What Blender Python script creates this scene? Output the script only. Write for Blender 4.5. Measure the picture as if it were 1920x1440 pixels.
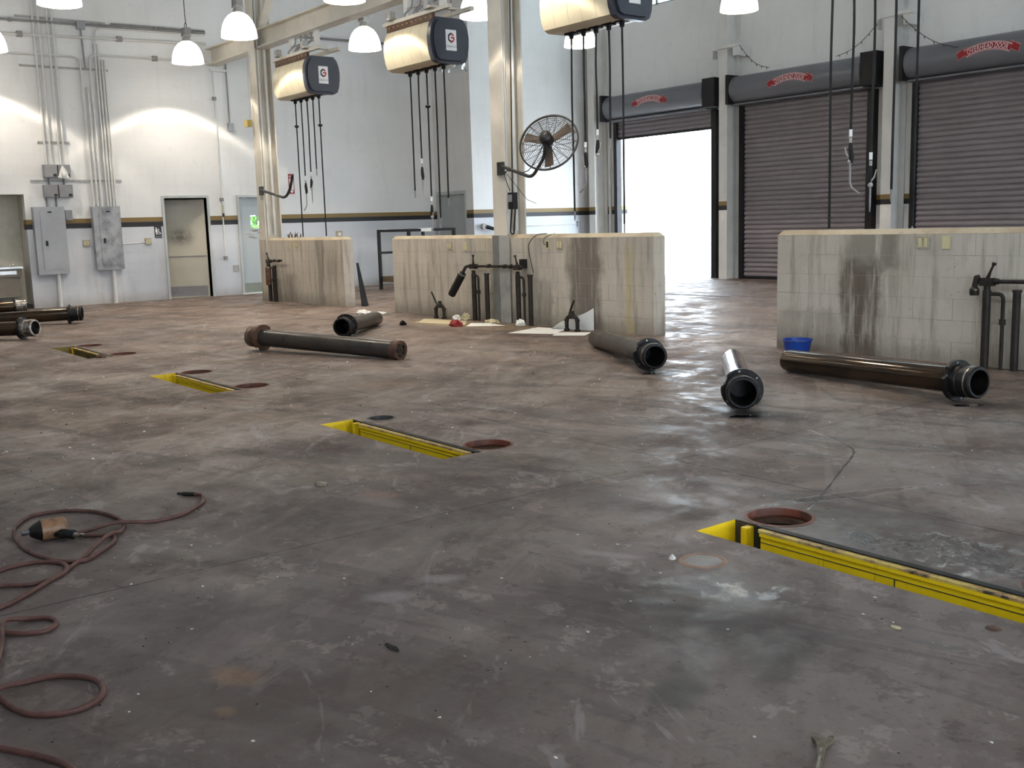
import bpy, bmesh, math, random
from mathutils import Vector, Matrix

for o in list(bpy.data.objects): bpy.data.objects.remove(o, do_unlink=True)
SC = bpy.context.scene
COL = SC.collection
random.seed(7)
PI = math.pi

# ------------------------------------------------------------------ camera
cam_d = bpy.data.cameras.new('camera'); cam = bpy.data.objects.new('camera', cam_d); COL.objects.link(cam)
F, PIT, ROL, YAW, CAMH = 1959.98, 8.78874513, -1.68584391, 52.35104537, 1.42
def cam_axes():
    p, r, y = map(math.radians, (PIT, ROL, YAW))
    fwd = Vector((-math.sin(y)*math.cos(p), math.cos(y)*math.cos(p), -math.sin(p)))
    right = Vector((math.cos(y), math.sin(y), 0)); up = right.cross(fwd)
    c, s = math.cos(r), math.sin(r)
    return c*right+s*up, -s*right+c*up, fwd
_r, _u, _f = cam_axes()
cam.matrix_world = Matrix(((_r.x, _u.x, -_f.x, 0), (_r.y, _u.y, -_f.y, 0), (_r.z, _u.z, -_f.z, CAMH), (0, 0, 0, 1)))
cam_d.sensor_width = 36.0; cam_d.lens = F/1920*36.0; cam_d.clip_end = 300
SC.camera = cam

# ------------------------------------------------------------------ world, daylight portals, exposure
SKY = (0.76, 0.88, 1.0); SKY_STRENGTH = 13.0
EXPOSURE = 0.0
LAMP_POWER = 290.0; LAMP_COL = (1.0, 0.89, 0.75); SHADE_GLOW = 6.0
w = bpy.data.worlds.new('sky'); SC.world = w; w.use_nodes = True
bg = w.node_tree.nodes['Background']; bg.inputs[0].default_value = SKY+(1,); bg.inputs[1].default_value = SKY_STRENGTH
SC.view_settings.view_transform = 'Standard'; SC.view_settings.look = 'None'
SC.view_settings.exposure = EXPOSURE; SC.view_settings.gamma = 1.0; SC.view_settings.use_curve_mapping = False
SC.cycles.max_bounces = 5; SC.cycles.diffuse_bounces = 3; SC.cycles.glossy_bounces = 3; SC.cycles.adaptive_threshold = .12; SC.cycles.adaptive_min_samples = 20
SC.cycles.sample_clamp_indirect = 6.0
def portal(loc, sx, sy, rot):
    d = bpy.data.lights.new('daylight_portal', 'AREA'); d.shape = 'RECTANGLE'; d.size = sx; d.size_y = sy; d.cycles.is_portal = True
    o = bpy.data.objects.new('daylight_portal', d); o.location = loc; o.rotation_euler = rot; COL.objects.link(o)

# ------------------------------------------------------------------ layout constants (metres)
XW, XJ, YJ, YW = -22.3, -20.69, 14.95, 18.9      # left wall, jog wall, jog return, roll-up-door wall
YN, XR, ZC = -1.4, 9.0, 8.0                       # wall behind the camera, right wall, ceiling
DY0, DY1 = 9.14, 9.34                             # dwarf divider walls
BAY = 3.66; PIT0 = -3.16

# ------------------------------------------------------------------ mesh helpers
class MB:
    def __init__(s, o=(0, 0, 0)): s.v = []; s.f = []; s.o = Vector(o); s.m = None
    def add(s, vs, fs):
        b = len(s.v)
        if s.m is not None: vs = [s.m @ Vector(p) for p in vs]
        s.v += [Vector(p) for p in vs]; s.f += [tuple(b+i for i in f) for f in fs]; return s
    def box(s, x0, x1, y0, y1, z0, z1):
        return s.add([(x0,y0,z0),(x1,y0,z0),(x1,y1,z0),(x0,y1,z0),(x0,y0,z1),(x1,y0,z1),(x1,y1,z1),(x0,y1,z1)],
                     [(0,3,2,1),(4,5,6,7),(0,1,5,4),(1,2,6,5),(2,3,7,6),(3,0,4,7)])
    def quad(s, a, b, c, d): return s.add([a,b,c,d], [(0,1,2,3)])
    def bar(s, p, q, wx, wz, up=(0,0,1)):
        p, q = Vector(p), Vector(q); d = (q-p).normalized(); r = d.cross(Vector(up))
        if r.length < 1e-4: r = d.cross(Vector((1,0,0)))
        r.normalize(); u = r.cross(d); r *= wx/2; u *= wz/2
        return s.add([p-r-u,p+r-u,p+r+u,p-r+u,q-r-u,q+r-u,q+r+u,q-r+u], [(0,3,2,1),(4,5,6,7),(0,1,5,4),(1,2,6,5),(2,3,7,6),(3,0,4,7)])
    def tube(s, path, r, n=10, caps=True, closed=False):
        P = [Vector(p) for p in path]; N = len(P); R = r if isinstance(r, (list, tuple)) else [r]*N
        def tan(i):
            a = P[(i-1) % N] if (closed or i > 0) else P[i]; b = P[(i+1) % N] if (closed or i < N-1) else P[i]
            return (b-a).normalized()
        t = tan(0); a = Vector((0,0,1)) if abs(t.z) < .9 else Vector((1,0,0)); u = t.cross(a).normalized()
        vs = []
        for i in range(N):
            t = tan(i); u = (u - t*u.dot(t)).normalized(); w_ = t.cross(u)
            for k in range(n):
                an = 2*PI*k/n; vs.append(P[i]+(u*math.cos(an)+w_*math.sin(an))*R[i])
        fs = []
        for i in range(N if closed else N-1):
            j = (i+1) % N
            for k in range(n): fs.append((i*n+k, i*n+(k+1) % n, j*n+(k+1) % n, j*n+k))
        if caps and not closed: fs.append(tuple(range(n-1,-1,-1))); fs.append(tuple((N-1)*n+k for k in range(n)))
        return s.add(vs, fs)
    def cyl(s, p, q, r, n=20, r2=None, caps=True): return s.tube([p, q], [r, r if r2 is None else r2], n, caps)
    def lathe(s, prof, n=24, p=(0,0,0), ax=(0,0,1), caps=False):
        p = Vector(p); ax = Vector(ax).normalized(); a = Vector((1,0,0)) if abs(ax.x) < .9 else Vector((0,1,0))
        u = ax.cross(a).normalized(); w_ = ax.cross(u); vs = []; fs = []
        for (r, h) in prof:
            for k in range(n): an = 2*PI*k/n; vs.append(p+ax*h+(u*math.cos(an)+w_*math.sin(an))*r)
        for i in range(len(prof)-1):
            for k in range(n): fs.append((i*n+k, i*n+(k+1) % n, (i+1)*n+(k+1) % n, (i+1)*n+k))
        if caps: fs.append(tuple(range(n-1,-1,-1))); fs.append(tuple((len(prof)-1)*n+k for k in range(n)))
        return s.add(vs, fs)
    def prism(s, poly, a, b):      # poly of points, extruded by vectors a (start offset) and b
        n = len(poly); a = Vector(a); b = Vector(b)
        vs = [Vector(p)+a for p in poly]+[Vector(p)+b for p in poly]
        return s.add(vs, [tuple(range(n-1,-1,-1)), tuple(range(n, 2*n))]+[(i, (i+1) % n, n+(i+1) % n, n+i) for i in range(n)])
    def ball(s, c, r, n=10, sc=(1,1,1)):
        m = n//2; c = Vector(c)
        vs = [c+Vector((0,0,-r*sc[2]))]; fs = []
        for i in range(1, m):
            ph = -PI/2+PI*i/m
            for k in range(n): an = 2*PI*k/n; vs.append(c+Vector((r*sc[0]*math.cos(ph)*math.cos(an), r*sc[1]*math.cos(ph)*math.sin(an), r*sc[2]*math.sin(ph))))
        vs.append(c+Vector((0,0,r*sc[2]))); L = len(vs)-1
        for k in range(n):
            fs.append((0, 1+(k+1) % n, 1+k)); fs.append((L, L-n+k, L-n+(k+1) % n))
        for i in range(m-2):
            for k in range(n): fs.append((1+i*n+k, 1+i*n+(k+1) % n, 1+(i+1)*n+(k+1) % n, 1+(i+1)*n+k))
        return s.add(vs, fs)
    def mesh(s, name, mat, ang=35):
        me = bpy.data.meshes.new(name); me.from_pydata([p-s.o for p in s.v], [], s.f)
        bm = bmesh.new(); bm.from_mesh(me); bmesh.ops.recalc_face_normals(bm, faces=bm.faces); bm.to_mesh(me); bm.free()
        if ang:
            me.polygons.foreach_set('use_smooth', [True]*len(me.polygons)); me.set_sharp_from_angle(angle=math.radians(ang))
        if mat: me.materials.append(M[mat] if isinstance(mat, str) else mat)
        me.update(); return me
    def build(s, name, mat, parent=None, ang=35):
        return link(name, s.mesh(name, mat, ang), parent, s.o if parent is None else None)

def link(name, me, parent=None, loc=None):
    o = bpy.data.objects.new(name, me); COL.objects.link(o)
    if parent is not None: o.parent = parent
    if loc is not None: o.location = loc
    return o
def tag(o, label=None, cat=None, group=None, kind=None):
    if label: o['label'] = label
    if cat: o['category'] = cat
    if group: o['group'] = group
    if kind: o['kind'] = kind
    return o
def thing(name, label=None, cat=None, loc=(0,0,0), group=None, kind=None):
    o = bpy.data.objects.new(name, None); o.empty_display_size = .1; o.location = loc; COL.objects.link(o)
    return tag(o, label, cat, group, kind)
def copy_tree(o, parent=None):
    c = o.copy(); COL.objects.link(c); c.parent = parent
    for ch in list(o.children): copy_tree(ch, c)
    return c
def arc(c, r, a0, a1, n, u, v):
    c, u, v = Vector(c), Vector(u), Vector(v)
    return [c+u*(r*math.cos(a0+(a1-a0)*i/n))+v*(r*math.sin(a0+(a1-a0)*i/n)) for i in range(n+1)]
def round_path(pts, r=.1, n=6):
    P = [Vector(p) for p in pts]; out = [P[0]]
    for i in range(1, len(P)-1):
        a = (P[i-1]-P[i]); b = (P[i+1]-P[i]); k = min(r, a.length*.49, b.length*.49); a.normalize(); b.normalize()
        for t in range(n+1):
            t /= n; p0 = P[i]+a*k; p2 = P[i]+b*k
            out.append((1-t)**2*p0+2*t*(1-t)*P[i]+t*t*p2)
    return out+[P[-1]]
def smooth_path(pts, n=6, closed=False):
    P = [Vector(p) for p in pts]; out = []; N = len(P)
    for i in range(N if closed else N-1):
        if closed: a, b, c, d = P[i-1], P[i], P[(i+1) % N], P[(i+2) % N]
        else: a = P[max(i-1, 0)]; b = P[i]; c = P[i+1]; d = P[min(i+2, N-1)]
        for k in range(n):
            t = k/n
            out.append(.5*((2*b)+(c-a)*t+(2*a-5*b+4*c-d)*t*t+(3*b-a-3*c+d)*t**3))
    if not closed: out.append(P[-1])
    return out
def text_mesh(txt, size, align='CENTER'):
    cu = bpy.data.curves.new('t', 'FONT'); cu.body = txt; cu.size = size; cu.align_x = align; cu.resolution_u = 2
    ob = bpy.data.objects.new('t', cu); COL.objects.link(ob)
    dg = bpy.context.evaluated_depsgraph_get(); me = bpy.data.meshes.new_from_object(ob.evaluated_get(dg))
    vs = [v.co.copy() for v in me.vertices]; fs = [tuple(p.vertices) for p in me.polygons]
    bpy.data.objects.remove(ob); bpy.data.curves.remove(cu); bpy.data.meshes.remove(me)
    return vs, fs

# ------------------------------------------------------------------ materials
M = {}
class NT:
    def __init__(s, name):
        s.m = bpy.data.materials.new(name); s.m.use_nodes = True; s.t = s.m.node_tree; s.n = s.t.nodes
        s.b = s.n['Principled BSDF']; M[name] = s.m
        s.geo = s.n.new('ShaderNodeNewGeometry'); s.pos = s.geo.outputs['Position']; s.cache = {}; s._x = None
    def put(s, sock, val):
        if isinstance(val, bpy.types.NodeSocket): s.t.links.new(val, sock)
        elif isinstance(val, (tuple, list)) and sock.type == 'RGBA': sock.default_value = tuple(val)+(1,)*(4-len(val))
        else: sock.default_value = val
    def math(s, op, a, b=0.0, c=None, clamp=False):
        n = s.n.new('ShaderNodeMath'); n.operation = op; n.use_clamp = clamp; s.put(n.inputs[0], a); s.put(n.inputs[1], b)
        if c is not None: s.put(n.inputs[2], c)
        return n.outputs[0]
    def vmul(s, v, sc):
        n = s.n.new('ShaderNodeVectorMath'); n.operation = 'MULTIPLY'; s.put(n.inputs[0], v); n.inputs[1].default_value = sc; return n.outputs[0]
    def rot(s, v, ang):
        n = s.n.new('ShaderNodeVectorRotate'); n.rotation_type = 'Z_AXIS'; s.put(n.inputs['Vector'], v); n.inputs['Angle'].default_value = ang; return n.outputs[0]
    def noise(s, scale, det=4, rough=.55, v=None, dist=0.0):
        key = (scale, det, rough, dist) if v is None else None
        if key in s.cache: return s.cache[key]
        n = s.n.new('ShaderNodeTexNoise'); n.inputs['Scale'].default_value = scale; n.inputs['Detail'].default_value = det
        n.inputs['Roughness'].default_value = rough; n.inputs['Distortion'].default_value = dist; s.put(n.inputs['Vector'], v if v is not None else s.pos)
        if key: s.cache[key] = n.outputs['Fac']
        return n.outputs['Fac']
    def ramp(s, fac, a, b):      # smooth step a..b
        n = s.n.new('ShaderNodeMapRange'); n.interpolation_type = 'SMOOTHSTEP'; s.put(n.inputs[0], fac); n.inputs[1].default_value = a; n.inputs[2].default_value = b
        return n.outputs[0]
    def rng(s, fac, a, b, c, d):
        n = s.n.new('ShaderNodeMapRange'); s.put(n.inputs[0], fac)
        for i, q in enumerate((a, b, c, d)): n.inputs[i+1].default_value = q
        return n.outputs[0]
    def mix(s, fac, a, b, mode='MIX'):
        n = s.n.new('ShaderNodeMix'); n.data_type = 'RGBA'; n.blend_type = mode; s.put(n.inputs[0], fac); s.put(n.inputs[6], a); s.put(n.inputs[7], b); return n.outputs[2]
    def xyz(s, v=None):
        if v is None and s._x: return s._x
        n = s.n.new('ShaderNodeSeparateXYZ'); s.put(n.inputs[0], v if v is not None else s.pos)
        if v is None: s._x = n.outputs
        return n.outputs
    def comb(s, x, y, z):
        n = s.n.new('ShaderNodeCombineXYZ'); s.put(n.inputs[0], x); s.put(n.inputs[1], y); s.put(n.inputs[2], z); return n.outputs[0]
    def bump(s, h, st=.2, d=.01):
        n = s.n.new('ShaderNodeBump'); n.inputs['Strength'].default_value = st; n.inputs['Distance'].default_value = d; s.put(n.inputs['Height'], h); s.put(s.b.inputs['Normal'], n.outputs[0])
    def out(s, col=None, rough=None, metal=None, spec=None):
        if col is not None: s.put(s.b.inputs['Base Color'], col)
        if rough is not None: s.put(s.b.inputs['Roughness'], rough)
        if metal is not None: s.put(s.b.inputs['Metallic'], metal)
        if spec is not None: s.put(s.b.inputs['Specular IOR Level'], spec)
        return s.m
    def blob(s, x, y, rx, ry, soft=.5, warp=.25, wscale=3.0, ang=0):   # stain mask with an irregular edge, on the floor
        px, py, _ = s.xyz()
        dx = s.math('SUBTRACT', px, x); dy = s.math('SUBTRACT', py, y)
        if ang:
            c, sn = math.cos(ang), math.sin(ang)
            ex = s.math('ADD', s.math('MULTIPLY', dx, c), s.math('MULTIPLY', dy, sn)); ey = s.math('SUBTRACT', s.math('MULTIPLY', dy, c), s.math('MULTIPLY', dx, sn)); dx, dy = ex, ey
        dx = s.math('DIVIDE', dx, rx); dy = s.math('DIVIDE', dy, ry)
        r = s.math('SQRT', s.math('ADD', s.math('MULTIPLY', dx, dx), s.math('MULTIPLY', dy, dy)))
        n = s.noise(wscale, 5, .65)
        r = s.math('ADD', r, s.math('MULTIPLY', s.math('SUBTRACT', n, .5), warp*4))
        return s.math('SUBTRACT', 1.0, s.ramp(r, 1-soft, 1+.1))

def simple(name, col, rough=.5, metal=0.0, var=.15, scale=6.0, col2=None, spec=None, bump=0.0):
    t = NT(name); n = t.noise(scale, 3, .6)
    c2 = col2 if col2 else tuple(c*(1-var*2) for c in col)
    c = t.mix(t.ramp(n, .35, .75), col, c2)
    t.out(c, t.rng(n, .3, .7, rough*.85, min(1, rough*1.15)), metal, spec)
    if bump: t.bump(t.noise(scale*6, 4), bump, .004)
    return t
def emit(name, col, st):
    t = NT(name); t.out(col, .4); t.put(t.b.inputs['Emission Color'], col); t.b.inputs['Emission Strength'].default_value = st

# painted block walls: cream above a gold and black band, cool light grey below
def wall_mat(name, up, low, stripe=True):
    t = NT(name); x, y, z = t.xyz()
    u = t.math('ADD', x, y); br = t.n.new('ShaderNodeTexBrick'); t.put(br.inputs['Vector'], t.comb(u, z, 0.0))
    br.inputs['Scale'].default_value = 1.0; br.inputs['Mortar Size'].default_value = .005; br.inputs['Brick Width'].default_value = .4; br.inputs['Row Height'].default_value = .2; br.inputs['Mortar Smooth'].default_value = .6
    n1 = t.noise(.6, 5, .6); n2 = t.noise(5, 5, .65); n3 = t.noise(3.0, 4, .6, t.vmul(t.pos, (1.6, 1.6, .25)))
    c = t.mix(t.ramp(n1, .35, .7), up, tuple(a*.93 for a in up))
    cl = t.mix(t.ramp(n1, .3, .7), low, tuple(a*.9 for a in low))
    lowm = t.math('LESS_THAN', z, 1.56); c = t.mix(lowm, c, cl)
    grime = t.math('MULTIPLY', t.ramp(n3, .5, .8), t.rng(z, 0.0, 1.4, .55, .12)); c = t.mix(grime, c, (.30, .26, .21))
    c = t.mix(t.math('MULTIPLY', t.ramp(n2, .62, .75), .18), c, (.35, .31, .27))
    c = t.mix(t.math('MULTIPLY', br.outputs['Fac'], .10), c, (.45, .43, .40))
    foot = t.math('MULTIPLY', t.math('SUBTRACT', 1.0, t.ramp(t.math('ADD', z, t.math('MULTIPLY', n2, .15)), .05, .35)), .5); c = t.mix(foot, c, (.25, .21, .17))
    if stripe:
        gold = t.math('MULTIPLY', t.math('GREATER_THAN', z, 1.655), t.math('LESS_THAN', z, 1.748))
        blk = t.math('MULTIPLY', t.math('GREATER_THAN', z, 1.553), t.math('LESS_THAN', z, 1.655))
        c = t.mix(gold, c, t.mix(n2, (.25, .165, .05), (.20, .13, .04))); c = t.mix(blk, c, t.mix(n2, (.010, .010, .013), (.022, .021, .022)))
    t.out(c, .55); h = t.math('SUBTRACT', t.math('MULTIPLY', n2, .3), br.outputs['Fac']); t.bump(h, .18, .006); return t
wall_mat('wall_paint', (.79, .78, .76), (.60, .615, .645))
wall_mat('upper_wall_paint', (.82, .81, .78), (.70, .70, .70))
simple('ceiling_paint', (.55, .55, .54), .8, var=.05)

# dwarf wall blocks: chalky grey-beige with run-down oil stains
t = NT('divider_block'); x, y, z = t.xyz(); n1 = t.noise(1.3, 5, .6); n2 = t.noise(9, 5, .65); n3 = t.noise(4, 5, .65, t.vmul(t.pos, (2.4, 2.4, .22))); n4 = t.noise(26, 3, .6)
c = t.mix(t.ramp(n1, .3, .7), (.52, .465, .39), (.44, .395, .33))
c = t.mix(t.math('MULTIPLY', t.ramp(n3, .46, .66), .50), c, (.20, .165, .12))
c = t.mix(t.math('MULTIPLY', t.ramp(n2, .6, .75), .30), c, (.24, .21, .16))
c = t.mix(t.math('MULTIPLY', t.ramp(n4, .66, .74), .5), c, (.12, .10, .08))
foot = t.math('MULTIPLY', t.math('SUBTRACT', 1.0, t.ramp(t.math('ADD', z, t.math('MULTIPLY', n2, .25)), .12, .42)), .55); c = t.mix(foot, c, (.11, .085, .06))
ns = t.noise(7, 5, .7, t.vmul(t.pos, (1, 1, .10))); nw = t.math('MULTIPLY', t.math('SUBTRACT', t.noise(2.2, 4, .6), .5), .35)
for xc, hw, z0, z1, st, cs in ((-10.22, .36, -.2, 1.6, .95, (.15, .125, .10)), (-6.12, .24, -.2, 1.0, .95, (.105, .080, .055)), (-5.98, .36, .80, 1.6, .75, (.16, .14, .11)), (-17.55, .14, -.2, 1.4, .55, (.15, .13, .10)), (-18.75, .28, -.2, .62, .5, (.13, .11, .08)),
                               (-11.05, .16, -.2, .7, .5, (.14, .12, .09)), (-12.05, .30, -.2, .85, .45, (.17, .15, .10)), (-13.85, .10, -.2, 1.5, .3, (.2, .17, .13)), (-9.40, .08, -.2, 1.2, .55, (.45, .36, .16)), (-12.35, .25, .7, 1.5, .3, (.36, .32, .17)), (-6.75, .45, -.2, .5, .35, (.13, .10, .07)), (-4.2, .5, -.2, .55, .45, (.16, .14, .12))):
    d = t.math('ABSOLUTE', t.math('ADD', t.math('SUBTRACT', x, xc), nw)); m = t.math('SUBTRACT', 1.0, t.ramp(d, hw*.6, hw*1.05))
    zz = t.math('ADD', z, t.math('MULTIPLY', t.math('SUBTRACT', n2, .5), .3))
    m = t.math('MULTIPLY', m, t.math('MULTIPLY', t.ramp(zz, z0, z0+.12), t.math('SUBTRACT', 1.0, t.ramp(zz, z1-.12, z1))))
    m = t.math('MULTIPLY', m, t.math('MULTIPLY', t.ramp(ns, .28, .52), st)); c = t.mix(m, c, cs)
t.out(c, .75); t.bump(t.math('ADD', n4, t.math('MULTIPLY', n2, .6)), .35, .006)
t = NT('divider_cap'); n1 = t.noise(2, 5, .65); n2 = t.noise(12, 4, .6)
c = t.mix(t.ramp(n1, .35, .65), (.50, .43, .31), (.38, .30, .20)); c = t.mix(t.math('MULTIPLY', t.ramp(n2, .58, .72), .5), c, (.19, .13, .08)); t.out(c, .7); t.bump(n2, .2, .005)
simple('mortar', (.36, .34, .29), .9)

# concrete floor: tyre-swept grey brown, scuffed, oily, wet in places
t = NT('floor_concrete'); x, y, z = t.xyz()
nb = t.noise(.33, 3, .6, dist=.4); nm = t.noise(1.4, 4, .65, dist=.5); nf = t.noise(6.5, 5, .7); ng = t.noise(34, 3, .65)
sw1 = t.noise(1.0, 4, .68, t.vmul(t.rot(t.pos, .95), (.30, 1.9, 1)), .7); sw2 = t.noise(.9, 4, .68, t.vmul(t.rot(t.pos, -.30), (.35, 2.3, 1)), .7)
c = t.mix(t.ramp(nb, .38, .62), (.315, .245, .185), (.245, .205, .175))
c = t.mix(t.math('MULTIPLY', t.ramp(nm, .44, .60), .62), c, (.160, .130, .112))
c = t.mix(t.math('MULTIPLY', t.ramp(sw1, .51, .57), .55), c, (.40, .345, .295))
c = t.mix(t.math('MULTIPLY', t.ramp(sw2, .53, .585), .60), c, (.115, .093, .082))
c = t.mix(t.math('MULTIPLY', t.ramp(nf, .54, .66), .45), c, (.42, .365, .315))
c = t.mix(t.math('MULTIPLY', t.ramp(nf, .45, .32), .55), c, (.090, .070, .058))
c = t.mix(t.math('MULTIPLY', t.ramp(ng, .58, .68), .45), c, (.065, .052, .045)); c = t.mix(t.math('MULTIPLY', t.ramp(ng, .38, .30), .35), c, (.42, .38, .34))
wnear = t.math('MULTIPLY', t.ramp(t.math('ADD', t.math('MULTIPLY', x, .8), t.math('MULTIPLY', y, -.5)), -8.5, -3.0), .45); c = t.mix(wnear, c, t.mix(t.ramp(nm, .40, .60), (.165, .147, .150), (.235, .205, .195)))  # dim bluish daylight on the near floor, mixed into the slab colour
scuff = t.math('MULTIPLY', t.ramp(t.noise(2.6, 4, .75, t.vmul(t.rot(t.pos, .5), (.6, 1.6, 1)), .8), .59, .67), .45); c = t.mix(scuff, c, (.47, .44, .43))
nd = t.noise(2.4, 5, .80); c = t.mix(t.math('MULTIPLY', t.ramp(nd, .545, .60), .50), c, (.105, .080, .066)); c = t.mix(t.math('MULTIPLY', t.ramp(nd, .43, .375), .50), c, (.46, .41, .365))
# stains that lie on the slab
for bx, by, rx, ry, st, cs, an in ((-2.45, 2.75, .75, .55, .55, (.055, .048, .047), .6), (-2.35, 3.95, 1.0, .32, .6, (.045, .040, .040), 0), (-4.4, 2.55, 1.2, .7, .45, (.075, .068, .066), .5), (-9.86, 2.8, .38, .30, .55, (.13, .065, .035), 1.4), (-8.1, 4.85, .5, .28, .4, (.26, .16, .08), 1.2), (-12.6, 8.55, 1.0, .42, .65, (.42, .36, .17), .1),
                               (-11.5, 8.75, 1.0, .35, .5, (.30, .25, .12), 0), (-12.2, 7.9, 1.2, .35, .5, (.14, .10, .065), 0), (-10.2, 8.4, 1.1, .45, .5, (.11, .095, .08), 0), (-4.85, 5.9, .50, .28, .8, (.035, .033, .034), .3), (-6.75, 6.95, .32, .18, .7, (.04, .036, .033), 0), (-3.95, 7.3, .45, .25, .7, (.04, .035, .03), 0), (-2.75, 4.25, .75, .35, .75, (.055, .046, .04), 0), (-6.5, 3.98, .5, .25, .45, (.10, .075, .055), 0),
                               (-15.3, 4.1, .7, .4, .4, (.14, .08, .05), 0), (-3.08, 1.22, .13, .07, .6, (.50, .33, .19), .3), (-2.87, 1.10, .05, .04, .6, (.52, .36, .22), .3), (-3.37, 1.98, .13, .07, .5, (.60, .57, .58), .9), (-3.41, 2.25, .10, .06, .42, (.56, .53, .53), .9), (-3.16, 2.96, .22, .05, .5, (.45, .42, .40), .5), (-4.66, 2.66, .22, .10, .45, (.42, .38, .36), .3), (-3.55, 3.6, .45, .22, .6, (.075, .062, .055), .6), (-2.09, 2.22, .12, .20, .75, (.11, .11, .095), .5), (-2.75, 1.35, .35, 1.3, .5, (.12, .095, .085), -.45), (-3.6, 1.35, .5, .9, .4, (.16, .145, .155), -.5), (-4.75, 2.75, .14, .07, .4, (.46, .28, .20), .6), (-10.6, 5.4, .9, .25, .45, (.09, .07, .055), .3), (-2.05, 2.6, .16, .26, .55, (.07, .07, .062), .5), (-5.2, 8.2, 1.4, .5, .35, (.13, .10, .075), 0), (-16.0, 10.8, 2.0, .8, .5, (.17, .11, .065), 0)):
    c = t.mix(t.math('MULTIPLY', t.blob(bx, by, rx, ry, .75, .42, 4.5, an), st), c, cs)
def line_mask(val, at, hw): return t.math('SUBTRACT', 1.0, t.ramp(t.math('ABSOLUTE', t.math('SUBTRACT', val, at)), hw*.4, hw))
j = None
for k in range(6):
    m = line_mask(t.math('ADD', x, t.math('MULTIPLY', nf, .01)), -4.2-BAY*k, .007); j = m if j is None else t.math('MAXIMUM', j, m)
for yy in (4.45, 8.52): j = t.math('MAXIMUM', j, line_mask(t.math('ADD', y, t.math('MULTIPLY', nf, .01)), yy, .008))
j = t.math('MULTIPLY', j, t.ramp(nf, .25, .5)); c = t.mix(t.math('MULTIPLY', j, .75), c, (.03, .025, .022))
wet = t.math('MULTIPLY', t.blob(-2.05, 4.02, .6, .28, .5, .5, 4.5), t.ramp(t.noise(16, 3, .6), .46, .54)); wet = t.math('MAXIMUM', wet, t.math('MULTIPLY', t.math('MULTIPLY', t.blob(-2.45, 3.05, .5, .22, .8, .55, 4.5, .6), t.ramp(nf, .50, .60)), .75)); wet = t.math('MAXIMUM', wet, t.blob(-3.05, 4.5, .06, .55, .5, .5, 4.5, -.35))
far = t.ramp(y, 8.5, 11.0)
rough = t.rng(t.math('ADD', t.math('MULTIPLY', nm, .5), t.math('MULTIPLY', nf, .5)), .40, .60, .30, .85)
rough = t.math('MULTIPLY', rough, t.math('SUBTRACT', 1.0, t.math('MULTIPLY', wet, .86))); rough = t.math('MULTIPLY', rough, t.math('SUBTRACT', 1.0, t.math('MULTIPLY', far, .05)))
c = t.mix(1.0, c, (.69, .63, .625), 'MULTIPLY')
t.out(c, rough, 0, t.rng(t.ramp(nf, .40, .62), 0, 1, .12, .42))
bn = t.n.new('ShaderNodeBump'); bn.inputs['Distance'].default_value = .004; bn.inputs['Strength'].default_value = .35
t.put(bn.inputs['Height'], t.math('SUBTRACT', t.math('ADD', t.math('MULTIPLY', nf, .8), t.math('MULTIPLY', ng, .3)), t.math('MULTIPLY', j, 2.0))); t.put(t.b.inputs['Normal'], bn.outputs[0])

simple('steel_paint_cream', (.66, .61, .52), .45, var=.06, scale=3)
simple('steel_paint_white', (.72, .70, .66), .42, var=.05, scale=3)
simple('steel_paint_grey', (.19, .185, .175), .5, var=.1, scale=5)
simple('steel_paint_mid', (.36, .355, .33), .5, col2=(.24, .24, .225), scale=3)
simple('panel_grey', (.36, .37, .39), .42, var=.05, scale=3)
simple('panel_scuffed', (.36, .37, .385), .45, col2=(.19, .19, .21), scale=5)
simple('box_grey', (.26, .255, .265), .5, var=.08)
simple('door_grey', (.42, .45, .45), .45, var=.06, scale=2)
simple('frame_grey', (.50, .52, .51), .45, var=.06, scale=3)
simple('conduit_white', (.66, .645, .61), .5, var=.04); simple('conduit_grey', (.26, .25, .245), .45, var=.1)
simple('strut_grey', (.40, .385, .36), .5, var=.12, scale=14)
simple('curtain_grey', (.255, .222, .235), .45, var=.05, scale=3); simple('hood_grey', (.150, .152, .168), .36, var=.04, scale=2)
simple('black_steel', (.014, .013, .014), .5, var=.1, spec=.3); simple('black_rubber', (.009, .009, .009), .6, var=.1, spec=.25)
simple('cover_cream', (.64, .57, .41), .38, var=.03, scale=2); simple('cap_navy', (.030, .034, .050), .42, var=.05)
simple('white_card', (.82, .82, .82), .5, var=.02); simple('ink_black', (.012, .012, .014), .6, var=0); simple('ink_red', (.45, .02, .025), .5, var=0)
simple('ribbon_red', (.30, .006, .012), .45, var=.03); simple('ribbon_pink', (.80, .40, .40), .5, var=.03); simple('letter_white', (.88, .80, .78), .5, var=.02)
simple('fan_black', (.022, .020, .019), .4, var=.1); simple('fan_blade_brown', (.115, .070, .042), .45, var=.1)
simple('brass_yellow', (.55, .42, .12), .5, var=.05); simple('outlet_ivory', (.58, .52, .30), .5, var=.06); simple('outlet_plate', (.42, .38, .29), .5, col2=(.30, .22, .14), scale=30)
simple('oily_pipe', (.028, .022, .017), .5, col2=(.014, .011, .009), scale=12, spec=.25, bump=.1)
simple('rust_brown', (.10, .045, .022), .65, col2=(.045, .022, .014), scale=14, bump=.2)
simple('shiny_rod', (.34, .35, .37), .10, 1.0, var=.12, scale=8)
t = NT('oily_cylinder'); n1 = t.noise(2.5, 4, .6); n2 = t.noise(22, 5, .65)
c = t.mix(t.ramp(n1, .35, .65), (.052, .040, .030), (.085, .058, .036)); c = t.mix(t.math('MULTIPLY', t.ramp(n2, .62, .75), .3), c, (.13, .075, .035)); t.out(c, t.rng(n2, .3, .7, .10, .20), .75)
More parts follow.
